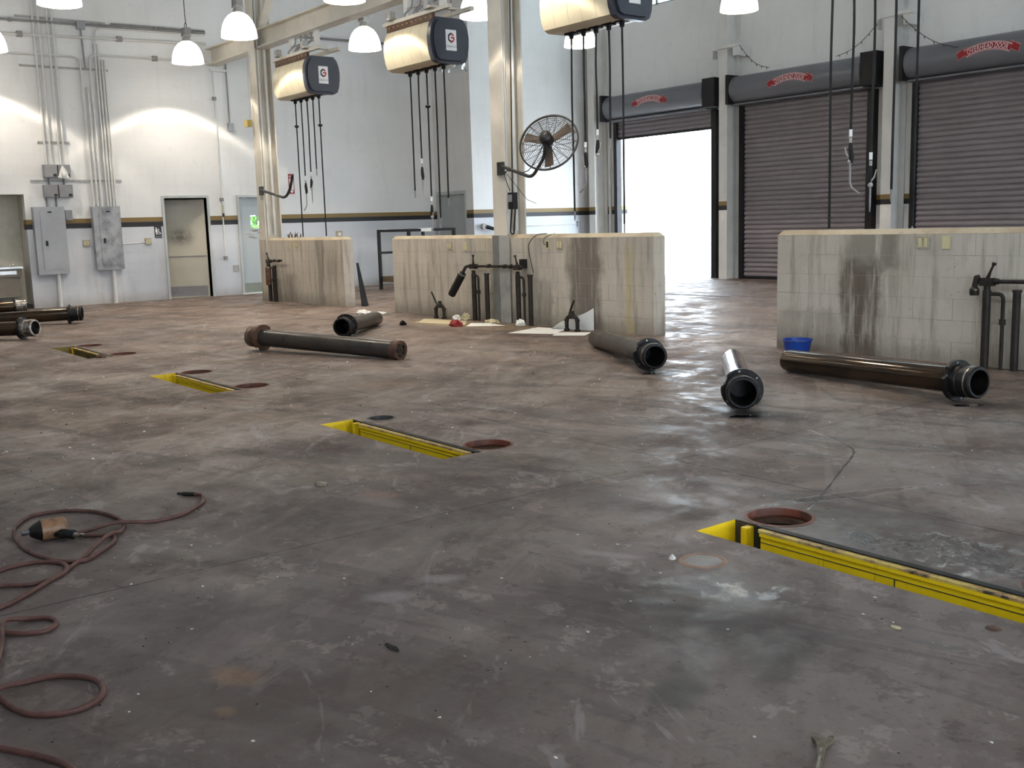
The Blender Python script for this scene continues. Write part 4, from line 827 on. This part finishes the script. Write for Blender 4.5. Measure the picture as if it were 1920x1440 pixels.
MB(o).tube(smooth_path([(-11.05, 9.20, 1.256), (-11.22, 9.15, 1.235), (-11.36, 9.125, 1.1), (-11.30, 9.115, .85), (-11.25, 9.11, .72)], 6), .005, 5).build('wire', 'black_rubber', wr); MB(o).tube(smooth_path([(-10.88, 9.20, 1.256), (-11.02, 9.13, 1.20), (-11.03, 9.12, 1.12), (-10.98, 9.115, 1.11)], 6), .004, 5).build('wire', 'black_rubber', wr)
def floor_valve(x, y, dx, dy, label, lean):
    o = Vector((x, y, 0)); v = thing('floor_valve', label, 'valve', o, 'floor valves'); d = Vector((dx, dy, 0)).normalized(); a = o-d*.095; b = o+d*.095
    MB(o).tube(round_path([a, a+Vector((0,0,.19)), b+Vector((0,0,.19)), b], .07, 6), .026, 12).build('pipe_loop', 'oily_pipe', v)
    for q in (a, b): MB(o).cyl(q, q+Vector((0,0,.03)), .038, 12).cyl(q+Vector((0,0,.13)), q+Vector((0,0,.16)), .032, 12).build('flange', 'oily_pipe', v)
    MB(o).lathe([(.045, 0), (.045, .05), (.03, .07), (.03, .10), (.0001, .105)], 14, o+Vector((0,0,.165))).build('valve_body', 'oily_pipe', v)
    h = o-d*.06; MB(o).tube([h+Vector((0,0,.2)), h+d*lean*.5+Vector((0,0,.30)), h+d*lean+Vector((0,0,.40))], [.010, .014, .012], 8).build('handle', 'black_steel', v)
floor_valve(-13.28, 8.90, 1, .1, 'black U-shaped floor valve left of the filter can, lever leaning left', -.13)
floor_valve(-10.20, 8.88, 1, .1, 'black U-shaped floor valve with white paper behind, lever leaning right', .10)

# ------------------------------------------------------------------ electrical gear on the left wall
X0 = XW
def wtube(o, pts, r, name, mat, parent, rr_=.12): return MB(o).tube(round_path([(X0+.02+r, y, z) for y, z in pts], rr_, 5), r, 8).build(name, mat, parent)
def epanel(y0, y1, z0, z1, mat, label, latch_y):
    o = Vector((X0, y0, z0)); p = thing('electrical_panel', label, 'electrical panel', o, 'electrical panels on the striped wall')
    MB(o).box(X0, X0+.15, y0, y1, z0, z1).build('cabinet', mat, p, 0); d = MB(o).box(X0+.15, X0+.16, y0+.12, y1-.09, z0+.10, z1-.08).build('panel_door', mat, p, 0)
    MB(o).box(X0+.16, X0+.175, latch_y-.02, latch_y+.02, (z0+z1)/2-.10, (z0+z1)/2+.0).build('latch', 'black_steel', d, 0); MB(o).box(X0+.16, X0+.163, y0+.26, y0+.34, z1-.12, z1-.09).build('name_plate', 'ink_black', d, 0)
    return p, o
p1_, o1_ = epanel(5.36, 5.95, .66, 1.99, 'panel_grey', 'clean grey electrical panel nearest the alcove', 5.56)
wtube(o1_, [(5.74, 0), (5.74, .66)], .04, 'lower_conduit', 'conduit_white', p1_)
for y in (5.66, 5.84): wtube(o1_, [(y, 1.99), (y, 2.18)], .018, 'nipple', 'conduit_grey', p1_)
MB(o1_).box(X0, X0+.09, 5.98, 6.11, 1.72, 1.92).build('side_box', 'box_grey', p1_, 0)
p2_, o2_ = epanel(6.49, 7.04, .70, 1.98, 'panel_scuffed', 'scuffed grey electrical panel next to the half-open door', 6.68)
wtube(o2_, [(6.83, 0), (6.83, .70)], .04, 'lower_conduit', 'conduit_white', p2_)
for y, zt in ((6.64, 4.35), (6.84, 5.2), (6.90, 5.2), (6.96, 4.9), (7.01, 4.9)): wtube(o2_, [(y, 1.98), (y, zt)], .02, 'riser_conduit', 'conduit_white', p2_)
for y0, y1, z0, z1, lb, cover in ((5.61, 5.87, 2.17, 2.42, 'lower left of four small grey switch boxes above the clean panel', 0), (5.89, 6.15, 2.17, 2.42, 'lower right of four small grey switch boxes above the clean panel', 0), (5.64, 5.89, 2.56, 2.81, 'upper left of four small grey switch boxes above the clean panel', 0), (5.91, 6.14, 2.56, 2.81, 'upper right small grey switch box with a white bag over it', 1)):
    o = Vector((X0, y0, z0)); b = thing('switch_box', lb, 'switch box', o, 'small switch boxes'); MB(o).box(X0, X0+.13, y0, y1, z0, z1).build('case', 'box_grey', b, 0)
    MB(o).box(X0+.13, X0+.135, y0+.012, y1-.012, z0+.012, z1-.012).build('cover', 'box_grey', b, 0); MB(o).box(X0+.135, X0+.138, y1-.085, y1-.02, z0+.02, z0+.07).build('switch_label', 'ink_black', b, 0)
    if z0 < 2.5: wtube(o, [((y0+y1)/2, z1), ((y0+y1)/2, z1+.14)], .018, 'nipple', 'conduit_grey', b)
    else:
        for q in (.3, .7): y = y0+(y1-y0)*q; wtube(o, [(y, z1), (y, ZC)], .021, 'riser_conduit', 'conduit_white', b)
    if cover:
        rr = random.Random(5); pts = [(X0+.15, 5.88, 2.55), (X0+.15, 5.98, 2.80), (X0+.16, 6.06, 2.68), (X0+.15, 6.10, 2.54)]
        MB(o).prism(pts, (-.01,0,0), (.012,0,0)).ball((X0+.15, 6.0, 2.62), .07, 8, (.4, 1.1, 1.3)).build('plastic_bag', 'paper_white', b)
def run(pts, r, mat, label, name='conduit', boxes=()):
    o = Vector((X0, pts[0][0], pts[0][1])); c = thing(name, label, 'conduit', o); wtube(o, pts, r, 'tube', mat, c, .16)
    for y, z, s in boxes: MB(o).box(X0, X0+.02+r*2+.012, y-s, y+s, z-s*1.0, z+s*1.0).build('strap', 'conduit_grey', c, 0)
    return c, o
run([(3.0, 5.49), (6.6, 5.555), (9.17, 5.60)], .024, 'conduit_grey', 'dark horizontal conduit running high along the striped wall', boxes=((5.3, 5.53, .03), (8.1, 5.585, .03)))
c, o = run([(6.60, 5.50), (6.63, 4.70)], .018, 'conduit_grey', 'short dark conduit dropping from a box high on the striped wall'); MB(o).box(X0, X0+.10, 6.52, 6.68, 5.46, 5.60).build('junction_box', 'panel_grey', c, 0)
run([(7.2, 5.62), (9.17, 5.64)], .016, 'conduit_grey', 'thin dark conduit just above the long one by the beam end')
run([(3.0, 5.20), (7.5, 5.33), (9.17, 5.37)], .026, 'conduit_white', 'white horizontal conduit below the dark one, strapped to the wall', boxes=((5.45, 5.28, .05), (7.35, 5.335, .05)))
run([(3.0, 4.89), (6.53, 4.93), (6.56, 2.0)], .020, 'conduit_white', 'white conduit bending down beside the scuffed panel from the left')
run([(9.17, 5.01), (6.72, 4.98), (6.72, 1.99)], .020, 'conduit_white', 'white conduit bending down into the scuffed panel from the right', boxes=((8.05, 5.0, .05),))
run([(9.17, 5.56), (6.88, 5.52), (6.86, 5.20)], .016, 'conduit_white', 'faint white conduit with a wide bend under the dark conduits')
c, o = run([(9.28, 4.84), (9.29, 2.1), (9.29, .83)], .016, 'conduit_white', 'white air line running down between the two small doors', 'air_line', ((9.28, 4.25, .035), (9.29, 2.1, .035), (9.29, .83, .035)))
MB(o).box(X0+.02, X0+.05, 9.22, 9.60, 4.82, 4.87).build('top_bar', 'conduit_white', c, 0); MB(o).cyl((X0+.05, 9.30, 1.98), (X0+.05, 9.30, 1.80), .022, 8).build('regulator', 'outlet_ivory', c); MB(o).cyl((X0+.05, 9.30, 1.80), (X0+.05, 9.30, 1.72), .024, 8).build('gauge', 'black_steel', c)
c, o = run([(9.59, 5.04), (9.59, 3.72)], .016, 'conduit_grey', 'grey conduit dropping to a small box left of the cream column'); MB(o).box(X0, X0+.09, 9.55, 9.67, 3.58, 3.74).build('junction_box', 'panel_grey', c, 0)
run([(11.3, 5.70), (14.94, 5.75)], .024, 'conduit_grey', 'dark horizontal conduit behind the hanging hose reels')
for y0, y1, z, lb in ((5.40, 7.10, 5.62, 'uppermost slotted strut crossing the conduit risers'), (5.40, 7.08, 4.70, 'long slotted strut crossing both conduit bundles'), (5.60, 6.20, 3.25, 'short slotted strut above the small switch boxes'), (5.40, 7.16, 2.50, 'lowest slotted strut between the switch boxes and the scuffed panel')):
    tag(MB((X0, y0, z)).box(X0+.001, X0+.018, y0, y1, z-.02, z+.02).build('slotted_strut', 'strut_grey', ang=0), lb, 'strut')
for y, z, lb in ((6.35, 1.25, 'square four-gang outlet between the two electrical panels'), (7.61, 1.25, 'square outlet box right of the scuffed panel')):
    o = (X0, y, z); p = thing('wall_outlet', lb, 'outlet', o); MB(o).box(X0, X0+.04, y-.065, y+.065, z-.065, z+.065).build('box', 'outlet_plate', p, 0)
    for a in (-.027, .027): MB(o).box(X0+.04, X0+.045, y+a-.017, y+a+.017, z-.04, z+.04).build('socket', 'outlet_ivory', p, 0)
run([(7.05, 1.20), (7.30, 1.215), (7.55, 1.225)], .009, 'conduit_white', 'thin conduit from the scuffed panel to the square outlet')
# restroom sign
o = (X0, 7.85, 1.43); s_ = thing('restroom_sign', 'small black restroom sign with white figures left of the grubby door', 'sign', o); MB(o).box(X0, X0+.008, 7.765, 7.915, 1.31, 1.555).build('plate', 'sign_black', s_, 0); m = MB(o); X1 = X0+.0095
def flat(pts): m.add([(X1, 7.84+a, 1.43+b) for a, b in pts], [tuple(range(len(pts)))])
def disc(a, b, r): flat([(a+r*math.cos(2*PI*i/12), b+r*math.sin(2*PI*i/12)) for i in range(12)])
disc(-.035, .09, .014); flat([(-.055, .07), (-.015, .07), (-.012, .0), (-.025, .0), (-.027, -.05), (-.043, -.05), (-.045, .0), (-.058, .0)])
disc(.012, .06, .013); flat([(.005, .045), (.02, .045), (.022, .005), (.045, .005), (.058, -.04), (.046, -.043), (.036, -.008), (.006, -.008)])
for i in range(10):
    a0 = math.radians(150+i*18); a1 = math.radians(150+(i+1)*18); flat([(.015+r*math.cos(a), -.012+r*math.sin(a)) for r, a in ((.034, a0), (.034, a1), (.025, a1), (.025, a0))])
m.build('figures', 'white_card', s_, 0); vs, fs = text_mesh('RESTROOM', .02); MB(o).add([(X1, 7.84+v.x, 1.33+v.y) for v in vs], fs).build('lettering', 'white_card', s_, 0)
# fire extinguisher sign
o = (X0, 11.0, 2.43); s_ = thing('fire_sign', 'narrow red and white fire extinguisher arrow sign behind the empty bracket', 'sign', o); MB(o).box(X0, X0+.006, 10.925, 11.065, 2.21, 2.66).build('plate', 'sign_red', s_, 0)
m = MB(o); Xs = X0+.0075; m.add([(Xs, 10.945, 2.30), (Xs, 11.045, 2.30), (Xs, 11.045, 2.55), (Xs, 10.945, 2.55)], [(0,1,2,3)]); m.build('white_field', 'white_card', s_, 0)
vs, fs = text_mesh('FIRE', .055); m = MB(o); m.add([(Xs, 10.995+v.x, 2.58+v.y) for v in vs], fs); m.add([(Xs, 10.945, 2.285), (Xs, 11.045, 2.285), (Xs, 10.995, 2.225)], [(0,1,2)]); m.build('lettering', 'white_card', s_, 0)
vs, fs = text_mesh('EXTINGUISHER', .034); MB(o).add([(Xs+.001, 10.985+v.y, 2.425-v.x) for v in vs], fs).build('side_lettering', 'ink_red', s_, 0)
tag(MB((X0, 9.5, .6)).box(X0, X0+.02, 9.46, 9.59, .52, .66).build('wall_vent', 'strut_grey', ang=0), 'small faded grille plate low beside the scraped grey door', 'vent')
o = (X0, 12.15, 1.25); p = thing('wall_outlet', 'dark rimmed outlet on the striped wall above the left dwarf wall', 'outlet', o); MB(o).box(X0, X0+.03, 12.07, 12.23, 1.20, 1.34).build('box', 'outlet_plate', p, 0); MB(o).box(X0+.03, X0+.035, 12.12, 12.19, 1.22, 1.30).build('socket', 'paper_white', p, 0)
# things on the daylit jog wall
o = (XJ, 18.3, 1.33); p = thing('wall_outlet', 'small outlet box on the daylit wall near the corner', 'outlet', o); MB(o).box(XJ, XJ+.05, 18.24, 18.34, 1.27, 1.40).build('box', 'panel_grey', p, 0); MB(o).tube([(XJ+.02, 18.24, 1.33), (XJ+.02, 15.6, 1.32)], .012, 6).build('conduit', 'conduit_white', p)
o = (XJ, 15.25, 1.32); p = thing('wall_lamp', 'small dark wall floodlight low on the daylit wall', 'lamp', o); MB(o).cyl((XJ, 15.2, 1.34), (XJ+.10, 15.2, 1.34), .07, 16).build('lens', 'strut_grey', p); MB(o).tube([(XJ+.08, 15.25, 1.33), (XJ+.16, 15.45, 1.27), (XJ+.10, 15.55, 1.22)], [.05, .04, .03], 10).build('body', 'black_steel', p)

# ------------------------------------------------------------------ steel frame table behind the middle dwarf wall
x0, x1, y0, y1, zt = -20.55, -19.3, 12.2, 13.38, 1.34
o = Vector((x0, y0, 0)); tb = thing('steel_frame_table', 'black welded steel frame table behind the middle dwarf wall', 'table', o)
for a in (x0, x1):
    for b in (y0, y1): MB(o).box(a-.03, a+.03, b-.03, b+.03, 0, zt).build('leg', 'black_steel', tb, 0)
for a in (x0, x1): MB(o).box(a-.03, a+.03, y0+.03, y1-.03, zt-.055, zt).build('top_rail', 'black_steel', tb, 0); MB(o).box(a-.02, a+.02, y0+.03, y1-.03, .80, .85).build('mid_rail', 'black_steel', tb, 0)
for b in (y0, y1): MB(o).box(x0+.03, x1-.03, b-.03, b+.03, zt-.055, zt).build('top_rail', 'black_steel', tb, 0)
MB(o).box(x0+.03, x1-.03, y0+.03, y1-.03, .18, .30).build('lower_shelf', 'tool_rust', tb, 0)
for (a, b, L, lb) in ((x1, y0+.45, .36, 'white rag draped on the right rail of the steel frame table'), (x0, y0+.14, .12, 'pale scrap stuck on the left rail of the steel frame table')):
    tag(MB((a, b, zt)).box(a-.033, a+.033, b-L/2, b+L/2, zt+.001, zt+.012).box(a+.031, a+.038, b-L/2+.03, b+L/2-.06, zt-.06, zt+.010).build('rag', 'paper_white', ang=0), lb, 'rag')
tag(MB((-16.6, 9.5, 0)).prism([(-16.52, 9.40, 0), (-16.52, 9.53, 0), (-16.64, 9.43, .78), (-16.64, 9.40, .78)], (0,0,0), (-.03,0,0)).build('leaning_board', 'black_steel', ang=0), 'narrow black board leaning at the end of the left dwarf wall', 'board')
rr = random.Random(4); m = MB((-18.72, 9.24, 1.25))
for i in range(9): q = Vector((-18.95+.05*i, 9.24+rr.uniform(-.03,.03), 1.25)); m.tube([q, q+Vector((rr.uniform(-.05,.05), 0, .05)), q+Vector((rr.uniform(-.08,.08), 0, rr.uniform(.06,.12)))], [.014,.01,.004], 5)
tag(m.build('twig_scrap', 'rust_brown'), 'small tangle of brown scrap on top of the left dwarf wall', 'scrap')

# ------------------------------------------------------------------ things on the floor
o = Vector((-6.66, 8.86, 0)); b = thing('bucket', 'low blue plastic bucket beside the nearest dwarf wall end', 'bucket', o)
MB(o).lathe([(.0001, .004), (.115, .004), (.118, 0), (.145, .135), (.155, .137), (.155, .15), (.140, .15), (.113, .012), (.0001, .012)], 32, o).build('shell', 'bucket_blue', b)
MB(o).tube(arc(o+Vector((0,0,.14)), .152, PI*1.05, PI*1.95, 14, (1,0,0), (0,1,0)), .004, 6).build('handle', 'bare_steel_dirty', b)
# air hose and impact wrench
hz = .0105
A = [(-5.46,1.99),(-5.40,2.02),(-5.35,2.01),(-5.24,1.96),(-5.14,1.86),(-5.08,1.78),(-5.07,1.63),(-5.11,1.48),(-5.13,1.34),(-5.15,1.18)]
h = thing('air_hose', 'short red-brown air hose running from the wrench to its free brass end', 'hose', (-5.2, 1.7, 0)); o = Vector((-5.2, 1.7, 0))
MB(o).tube(smooth_path([(x, y, hz+(.018 if abs(y-1.48) < .08 else 0)) for x, y in A], 8), .0095, 10).build('hose', 'hose_red', h); MB(o).cyl((-5.445, 2.0, hz), (-5.50, 1.955, hz), .012, 10).cyl((-5.50, 1.955, hz), (-5.525, 1.935, hz), .007, 8).build('fitting', 'grease_black', h)
B = [(-5.06,1.31),(-4.97,1.40),(-4.89,1.40),(-4.82,1.36),(-4.72,1.27),(-4.66,1.20),(-4.71,1.12),(-4.84,1.07),(-5.02,1.04),(-5.25,1.05),(-5.44,1.09),(-5.60,1.19),(-5.62,1.30),(-5.55,1.42),(-5.41,1.50),(-5.22,1.53),(-5.10,1.51),(-5.0,1.46),(-4.93,1.40),(-4.85,1.33),(-4.67,1.18),(-4.47,1.0),(-4.27,.77),(-4.28,.60),(-4.42,.58),(-4.52,.72),(-4.55,.83),(-4.48,.94),(-4.51,1.05),(-4.60,1.11),(-4.71,1.10),(-4.79,1.0),(-4.76,.86),(-4.62,.66),(-4.42,.52),(-4.22,.60),(-4.10,.70),(-3.99,.73),(-3.93,.78),(-3.90,.85),(-3.96,.90),(-4.03,.89),(-4.08,.82),(-4.05,.74),(-3.84,.69),(-3.62,.62),(-3.45,.59),(-3.29,.61),(-3.20,.66),(-3.16,.75),(-3.20,.83),(-3.28,.86),(-3.37,.85),(-3.46,.77),(-3.48,.68),(-3.42,.58),(-3.28,.50),(-3.14,.48),(-3.04,.53),(-2.94,.59),(-2.80,.64),(-2.6,.62)]
lift = {18: .02, 19: .02, 43: .02, 44: .02, 55: .02}
h = thing('air_hose', 'long looping red-brown air hose trailing along the left edge', 'hose', (-4.4, 1.0, 0)); o = Vector((-4.4, 1.0, 0))
MB(o).tube(smooth_path([(x, y, hz+lift.get(i, 0)) for i, (x, y) in enumerate(B)], 7), .0095, 10).build('hose', 'hose_red', h)
o = Vector((-5.14, 1.16, 0)); g = thing('impact_wrench', 'grimy orange and black air impact wrench lying inside the hose loop', 'impact wrench', o)
R_, T_ = Vector((.61,.79,0)), Vector((.79,-.61,0)); ax = (-R_*.80+T_*.55).normalized(); c0 = o+Vector((0,0,.052))-ax*.01
MB(o).lathe([(.0001,-.085), (.035,-.085), (.048,-.075), (.05,-.02), (.05,.03)], 20, c0, ax).build('motor_housing', 'tool_orange', g)
MB(o).lathe([(.05,.03), (.044,.04), (.032,.065), (.020,.08), (.0001,.08)], 20, c0, ax).build('hammer_case', 'grease_black', g)
MB(o).lathe([(.0001,.115), (.012,.115), (.012,.08)], 10, c0, ax).build('anvil', 'shiny_rod', g)
hd = (R_+T_*.10).normalized(); MB(o).tube([c0+hd*.02-Vector((0,0,.01)), c0+hd*.06-Vector((0,0,.018)), c0+hd*.13-Vector((0,0,.026))], [.026, .021, .022], 14).build('handle', 'black_rubber', g)
MB(o).tube([c0+hd*.13-Vector((0,0,.026)), c0+hd*.15-Vector((0,0,.03)), Vector((-5.06,1.31,.0115))], [.012, .011, .009], 10).build('hose_fitting', 'bare_steel_dirty', g); MB(o).bar(c0+hd*.05+T_*.028-Vector((0,0,.015)), c0+hd*.09+T_*.028-Vector((0,0,.02)), .012, .02).build('trigger', 'grease_black', g)
# open-end spanner at the lower edge
o = Vector((-1.60, 2.26, 0)); d = Vector((.52, -.85, 0)).normalized(); s2 = Vector((-d.y, d.x, 0)); pl = [(-.030,-.016),(-.034,-.030),(-.010,-.030),(.012,-.018),(.035,-.011),(.20,-.009),(.20,.009),(.035,.011),(.012,.018),(-.008,.030),(-.030,.028),(-.024,.014),(-.004,.010),(-.004,-.010)]
sp = thing('spanner', 'dirty open-end spanner lying at the bottom edge', 'spanner', o); MB(o).prism([o+d*a+s2*b for a, b in pl], (0,0,.002), (0,0,.013)).build('body', 'tool_rust', sp, 0); MB(o).prism([o+d*a+s2*b for a, b in ((.05,-.004),(.19,-.003),(.19,.003),(.05,.004))], (0,0,.013), (0,0,.0145)).build('grip_rib', 'bare_steel_dirty', sp, 0)
# wet oil trail creeping from the chromed cylinder to the nearest pit
tp = smooth_path([(-4.62, 5.86, 0), (-4.30, 5.76, 0), (-3.95, 5.60, 0), (-3.66, 5.42, 0), (-3.52, 5.20, 0), (-3.42, 4.98, 0), (-3.26, 4.65, 0), (-3.08, 4.26, 0), (-3.03, 4.12, 0)], 5); vs = []; fs = []; rr = random.Random(17)
for i, q in enumerate(tp):
    d_ = (tp[min(i+1, len(tp)-1)]-tp[max(i-1, 0)]).normalized(); n_ = Vector((-d_.y, d_.x, 0))*rr.uniform(.003, .010)
    vs += [q-n_+Vector((0,0,.0003)), q+Vector((0,0,.0016)), q+n_+Vector((0,0,.0003))]
for i in range(len(tp)-1): fs += [(3*i, 3*i+1, 3*i+4, 3*i+3), (3*i+1, 3*i+2, 3*i+5, 3*i+4)]
tag(MB((-3.6, 5.3, 0)).add(vs, fs).build('oil_trail', 'oil_film'), 'thin wet oil trail creeping from the chromed cylinder towards the nearest pit', 'oil trail')
# papers, rags, chips
def sheet(pts, label, name='paper_sheet', mat='paper_white', cat='paper'):
    m = MB(pts[0]); n = len(pts); c = sum((Vector(p) for p in pts), Vector())/n
    tag(m.prism(pts, (0,0,.0008), (0,0,.0024)).build(name, mat, ang=0), label, cat)
sheet([(-10.72,8.22,0),(-10.98,8.95,0),(-10.45,9.02,0),(-10.15,8.52,0)], 'flat white paper sheet on the floor left of the upright one')
sheet([(-9.98,8.36,.004),(-10.22,8.62,.006),(-9.85,8.90,.006),(-9.66,8.62,.004)], 'flat white paper sheet under the right floor valve')
sheet([(-11.92,8.42,0),(-12.22,8.72,.004),(-11.98,8.86,.004),(-11.52,8.80,0)], 'white paper sheet between the red rag and the pipes')
sheet([(-13.0,8.30,0),(-13.45,8.72,0),(-12.55,8.88,0),(-12.10,8.52,0)], 'stained tan absorbent sheet below the left floor valve', 'absorbent_sheet', 'paper_tan', 'sheet')
m = MB((-10.3, 9.0, 0)); vs = [];
for i in range(9):
    t_ = i/8
    for q in (0, 1): vs.append(Vector((-10.62+.62*t_, 8.98+.10*t_-.10*q*(1-t_), .002+(.30*t_**.9)*q+.02*math.sin(t_*6)*q)))
m.add(vs+[v+Vector((.0,-.002,.0015)) for v in vs], [(2*i, 2*i+2, 2*i+3, 2*i+1) for i in range(8)]+[(18+2*i, 18+2*i+1, 18+2*i+3, 18+2*i+2) for i in range(8)])
tag(m.build('curled_paper', 'paper_white'), 'white paper curled up against the wall behind the right floor valve', 'paper')
def crumple(c, sx, sy, sz, label, mat, name, cat, seed):
    rr = random.Random(seed); bm_ = bmesh.new(); bmesh.ops.create_icosphere(bm_, subdivisions=3, radius=1)
    for v in bm_.verts:
        k = 1+rr.uniform(-.28, .16); v.co = Vector((v.co.x*sx*k, v.co.y*sy*k, max(-.2, v.co.z*k)*sz+.2*sz))
    me_ = bpy.data.meshes.new(name); bm_.to_mesh(me_); bm_.free(); me_.materials.append(M[mat]); tag(link(name, me_, None, Vector(c)+Vector((0,0,.001))), label, cat)
crumple((-12.06, 8.34, 0), .10, .09, .075, 'crumpled bright red shop rag on the floor before the pipes', 'rag_red', 'shop_rag', 'rag', 1)
crumple((-15.05, 8.58, 0), .20, .10, .06, 'crumpled white paper in the gap between the two left dwarf walls', 'paper_white', 'crumpled_paper', 'paper', 2)
crumple((-14.86, 8.80, 0), .16, .06, .03, 'flattened white paper scrap right of the crumpled one', 'paper_white', 'crumpled_paper', 'paper', 8)
crumple((-11.40, 8.98, 0), .09, .05, .07, 'crumpled white paper at the foot of the centre column', 'paper_white', 'crumpled_paper', 'paper', 3)
crumple((-12.72, 8.98, 0), .10, .05, .09, 'crumpled tan paper bag leaning by the left stand pipes', 'paper_tan', 'paper_bag', 'bag', 4)
crumple((-12.90, 8.94, 0), .09, .05, .06, 'pale crumpled paper lump left of the tan bag', 'paper_white', 'crumpled_paper', 'paper', 5)
crumple((-11.98, 8.92, 0), .17, .06, .05, 'brown crumpled rag under the cross pipe by the centre column', 'paper_tan', 'shop_rag', 'rag', 6)
crumple((-12.85, 7.96, 0), .05, .05, .06, 'small black lump on the floor before the absorbent sheet', 'grease_black', 'rubber_lump', 'lump', 7)
crumple((-5.17, 2.62, 0), .042, .035, .016, 'flat grey concrete chip below the second lift pit', 'chip_grey', 'concrete_chip', 'chip', 9)
crumple((-2.95, 3.10, 0), .014, .014, .016, 'small pale stone left of the round floor patch', 'chip_white', 'stone', 'stone', 10)
crumple((-6.6, .75, 0), .035, .03, .014, 'small dark chip alone at the left of the floor', 'chip_dark', 'concrete_chip', 'chip', 12)
crumple((-1.92, 3.12, 0), .022, .012, .006, 'small tan leaf-like scrap right of the nearest pit', 'paper_tan', 'floor_scrap', 'scrap', 13)
crumple((-2.94, 1.72, 0), .045, .012, .008, 'thin black curved scrap alone in the foreground', 'chip_dark', 'rubber_scrap', 'scrap', 15)
crumple((-12.55, 3.62, 0), .09, .06, .03, 'brown clod on the floor by the farthest lift pit', 'rust_brown', 'dirt_clod', 'clod', 14)
tag(MB((-13.1, 14.4, 0)).prism([(-14.6, 14.25, 0), (-12.4, 14.38, 0), (-12.3, 14.44, 0), (-13.0, 14.47, 0), (-14.6, 14.38, 0)], (0,0,.0005), (0,0,.006)).build('dirt_strip', 'rust_brown', ang=0), 'long thin strip of brown dirt across the far wet aisle', 'dirt')
# loose grit and flakes nobody could count
def grit(name, n, mat, label, smin, smax, seed):
    rr = random.Random(seed); vs = []; fs = []
    for i in range(n):
        u = rr.random()
        if u < .55: x, y = rr.uniform(-9, -.8), rr.uniform(.6, 8.8)
        else: x, y = rr.uniform(-21, -6), rr.uniform(1.2, 9.0)
        if any(px-.05 < x < px+SLOT_L+.05 and PIT_Y-.05 < y < PIT_Y+SLOT_W+.05 for px in PITS) or any((x-a)**2+(y-b)**2 < (r+.03)**2 for a, b, r in HOLES): continue
        s_ = rr.uniform(smin, smax)*(.6 if u < .55 else 1.25); k = len(vs); a = rr.uniform(0, PI); h_ = s_*rr.uniform(.12, .45)
        for q in range(5): an = a+2*PI*q/5; r = s_*rr.uniform(.5, 1.1); vs.append((x+r*math.cos(an), y+r*math.sin(an)*.7, .0006))
        vs.append((x+rr.uniform(-.3,.3)*s_, y+rr.uniform(-.3,.3)*s_, .0006+h_)); fs += [(k+q, k+(q+1) % 5, k+5) for q in range(5)]
    me_ = bpy.data.meshes.new(name); me_.from_pydata(vs, [], fs); me_.materials.append(M[mat]); tag(link(name, me_), label, 'debris', kind='stuff')
grit('pale_grit', 750, 'chip_white', 'pale flakes and grit strewn over the floor', .004, .018, 21)
grit('dark_grit', 1500, 'chip_dark', 'dark crumbs and grit strewn over the floor', .003, .015, 22)

# ------------------------------------------------------------------ outdoors
m = MB((0,0,-.03)); m.quad((-120,YW+.25,-.03),(60,YW+.25,-.03),(60,120,-.03),(-120,120,-.03)); m.quad((-120,-120,-.03),(60,-120,-.03),(60,YN-.25,-.03),(-120,YN-.25,-.03)); m.quad((-120,YN-.25,-.03),(XW-.2,YN-.25,-.03),(XW-.2,YW+.25,-.03),(-120,YW+.25,-.03)); m.quad((XR+.2,YN-.25,-.03),(60,YN-.25,-.03),(60,YW+.25,-.03),(XR+.2,YW+.25,-.03))
tag(m.build('ground', 'exterior_concrete', ang=0), 'pale sunlit concrete yard outside', kind=S)
tag(MB((-22.2, 22.4, 0)).cyl((-22.2, 22.4, -.03), (-22.2, 22.4, 6), .035, 10).build('yard_pole', 'steel_paint_white'), 'thin pale pole out in the bright yard', 'pole')
def bush(name, c, r, n, label, seed, s=.12):
    rr = random.Random(seed); root = thing(name, label, 'bush', (c[0], c[1], 0)); o = Vector((c[0], c[1], 0)); m = MB(o)
    for i in range(n):
        p = Vector(c)+Vector((rr.gauss(0,.45)*r[0], rr.gauss(0,.45)*r[1], rr.gauss(0,.45)*r[2])); p.z = max(p.z, .05); a = Vector((rr.uniform(-1,1), rr.uniform(-1,1), rr.uniform(-1,1))).normalized()*s; b = a.cross(Vector((rr.uniform(-1,1), rr.uniform(-1,1), rr.uniform(-1,1)))).normalized()*s*.5
        m.add([p-a, p+b, p+a, p-b], [(0,1,2,3)])
    m.build('foliage', 'leaf_green', root, 0); m = MB(o)
    for i in range(5): q = o+Vector((rr.uniform(-.3,.3)*r[0], rr.uniform(-.3,.3)*r[1], 0)); m.tube([q, q+Vector((rr.uniform(-.2,.2), rr.uniform(-.2,.2), c[2]+.3*r[2]))], [.04, .015], 6)
    m.build('stems', 'tool_rust', root)
bush('hedge_bush', (-26.6, 12.0, 1.5), (.9, 1.7, 1.7), 900, 'leafy green hedge seen through the small door window', 31)
bush('weed_clump', (-18.3, 21.3, .12), (.2, .3, .18), 40, 'small green weed clump outside by the door post', 32, .05)
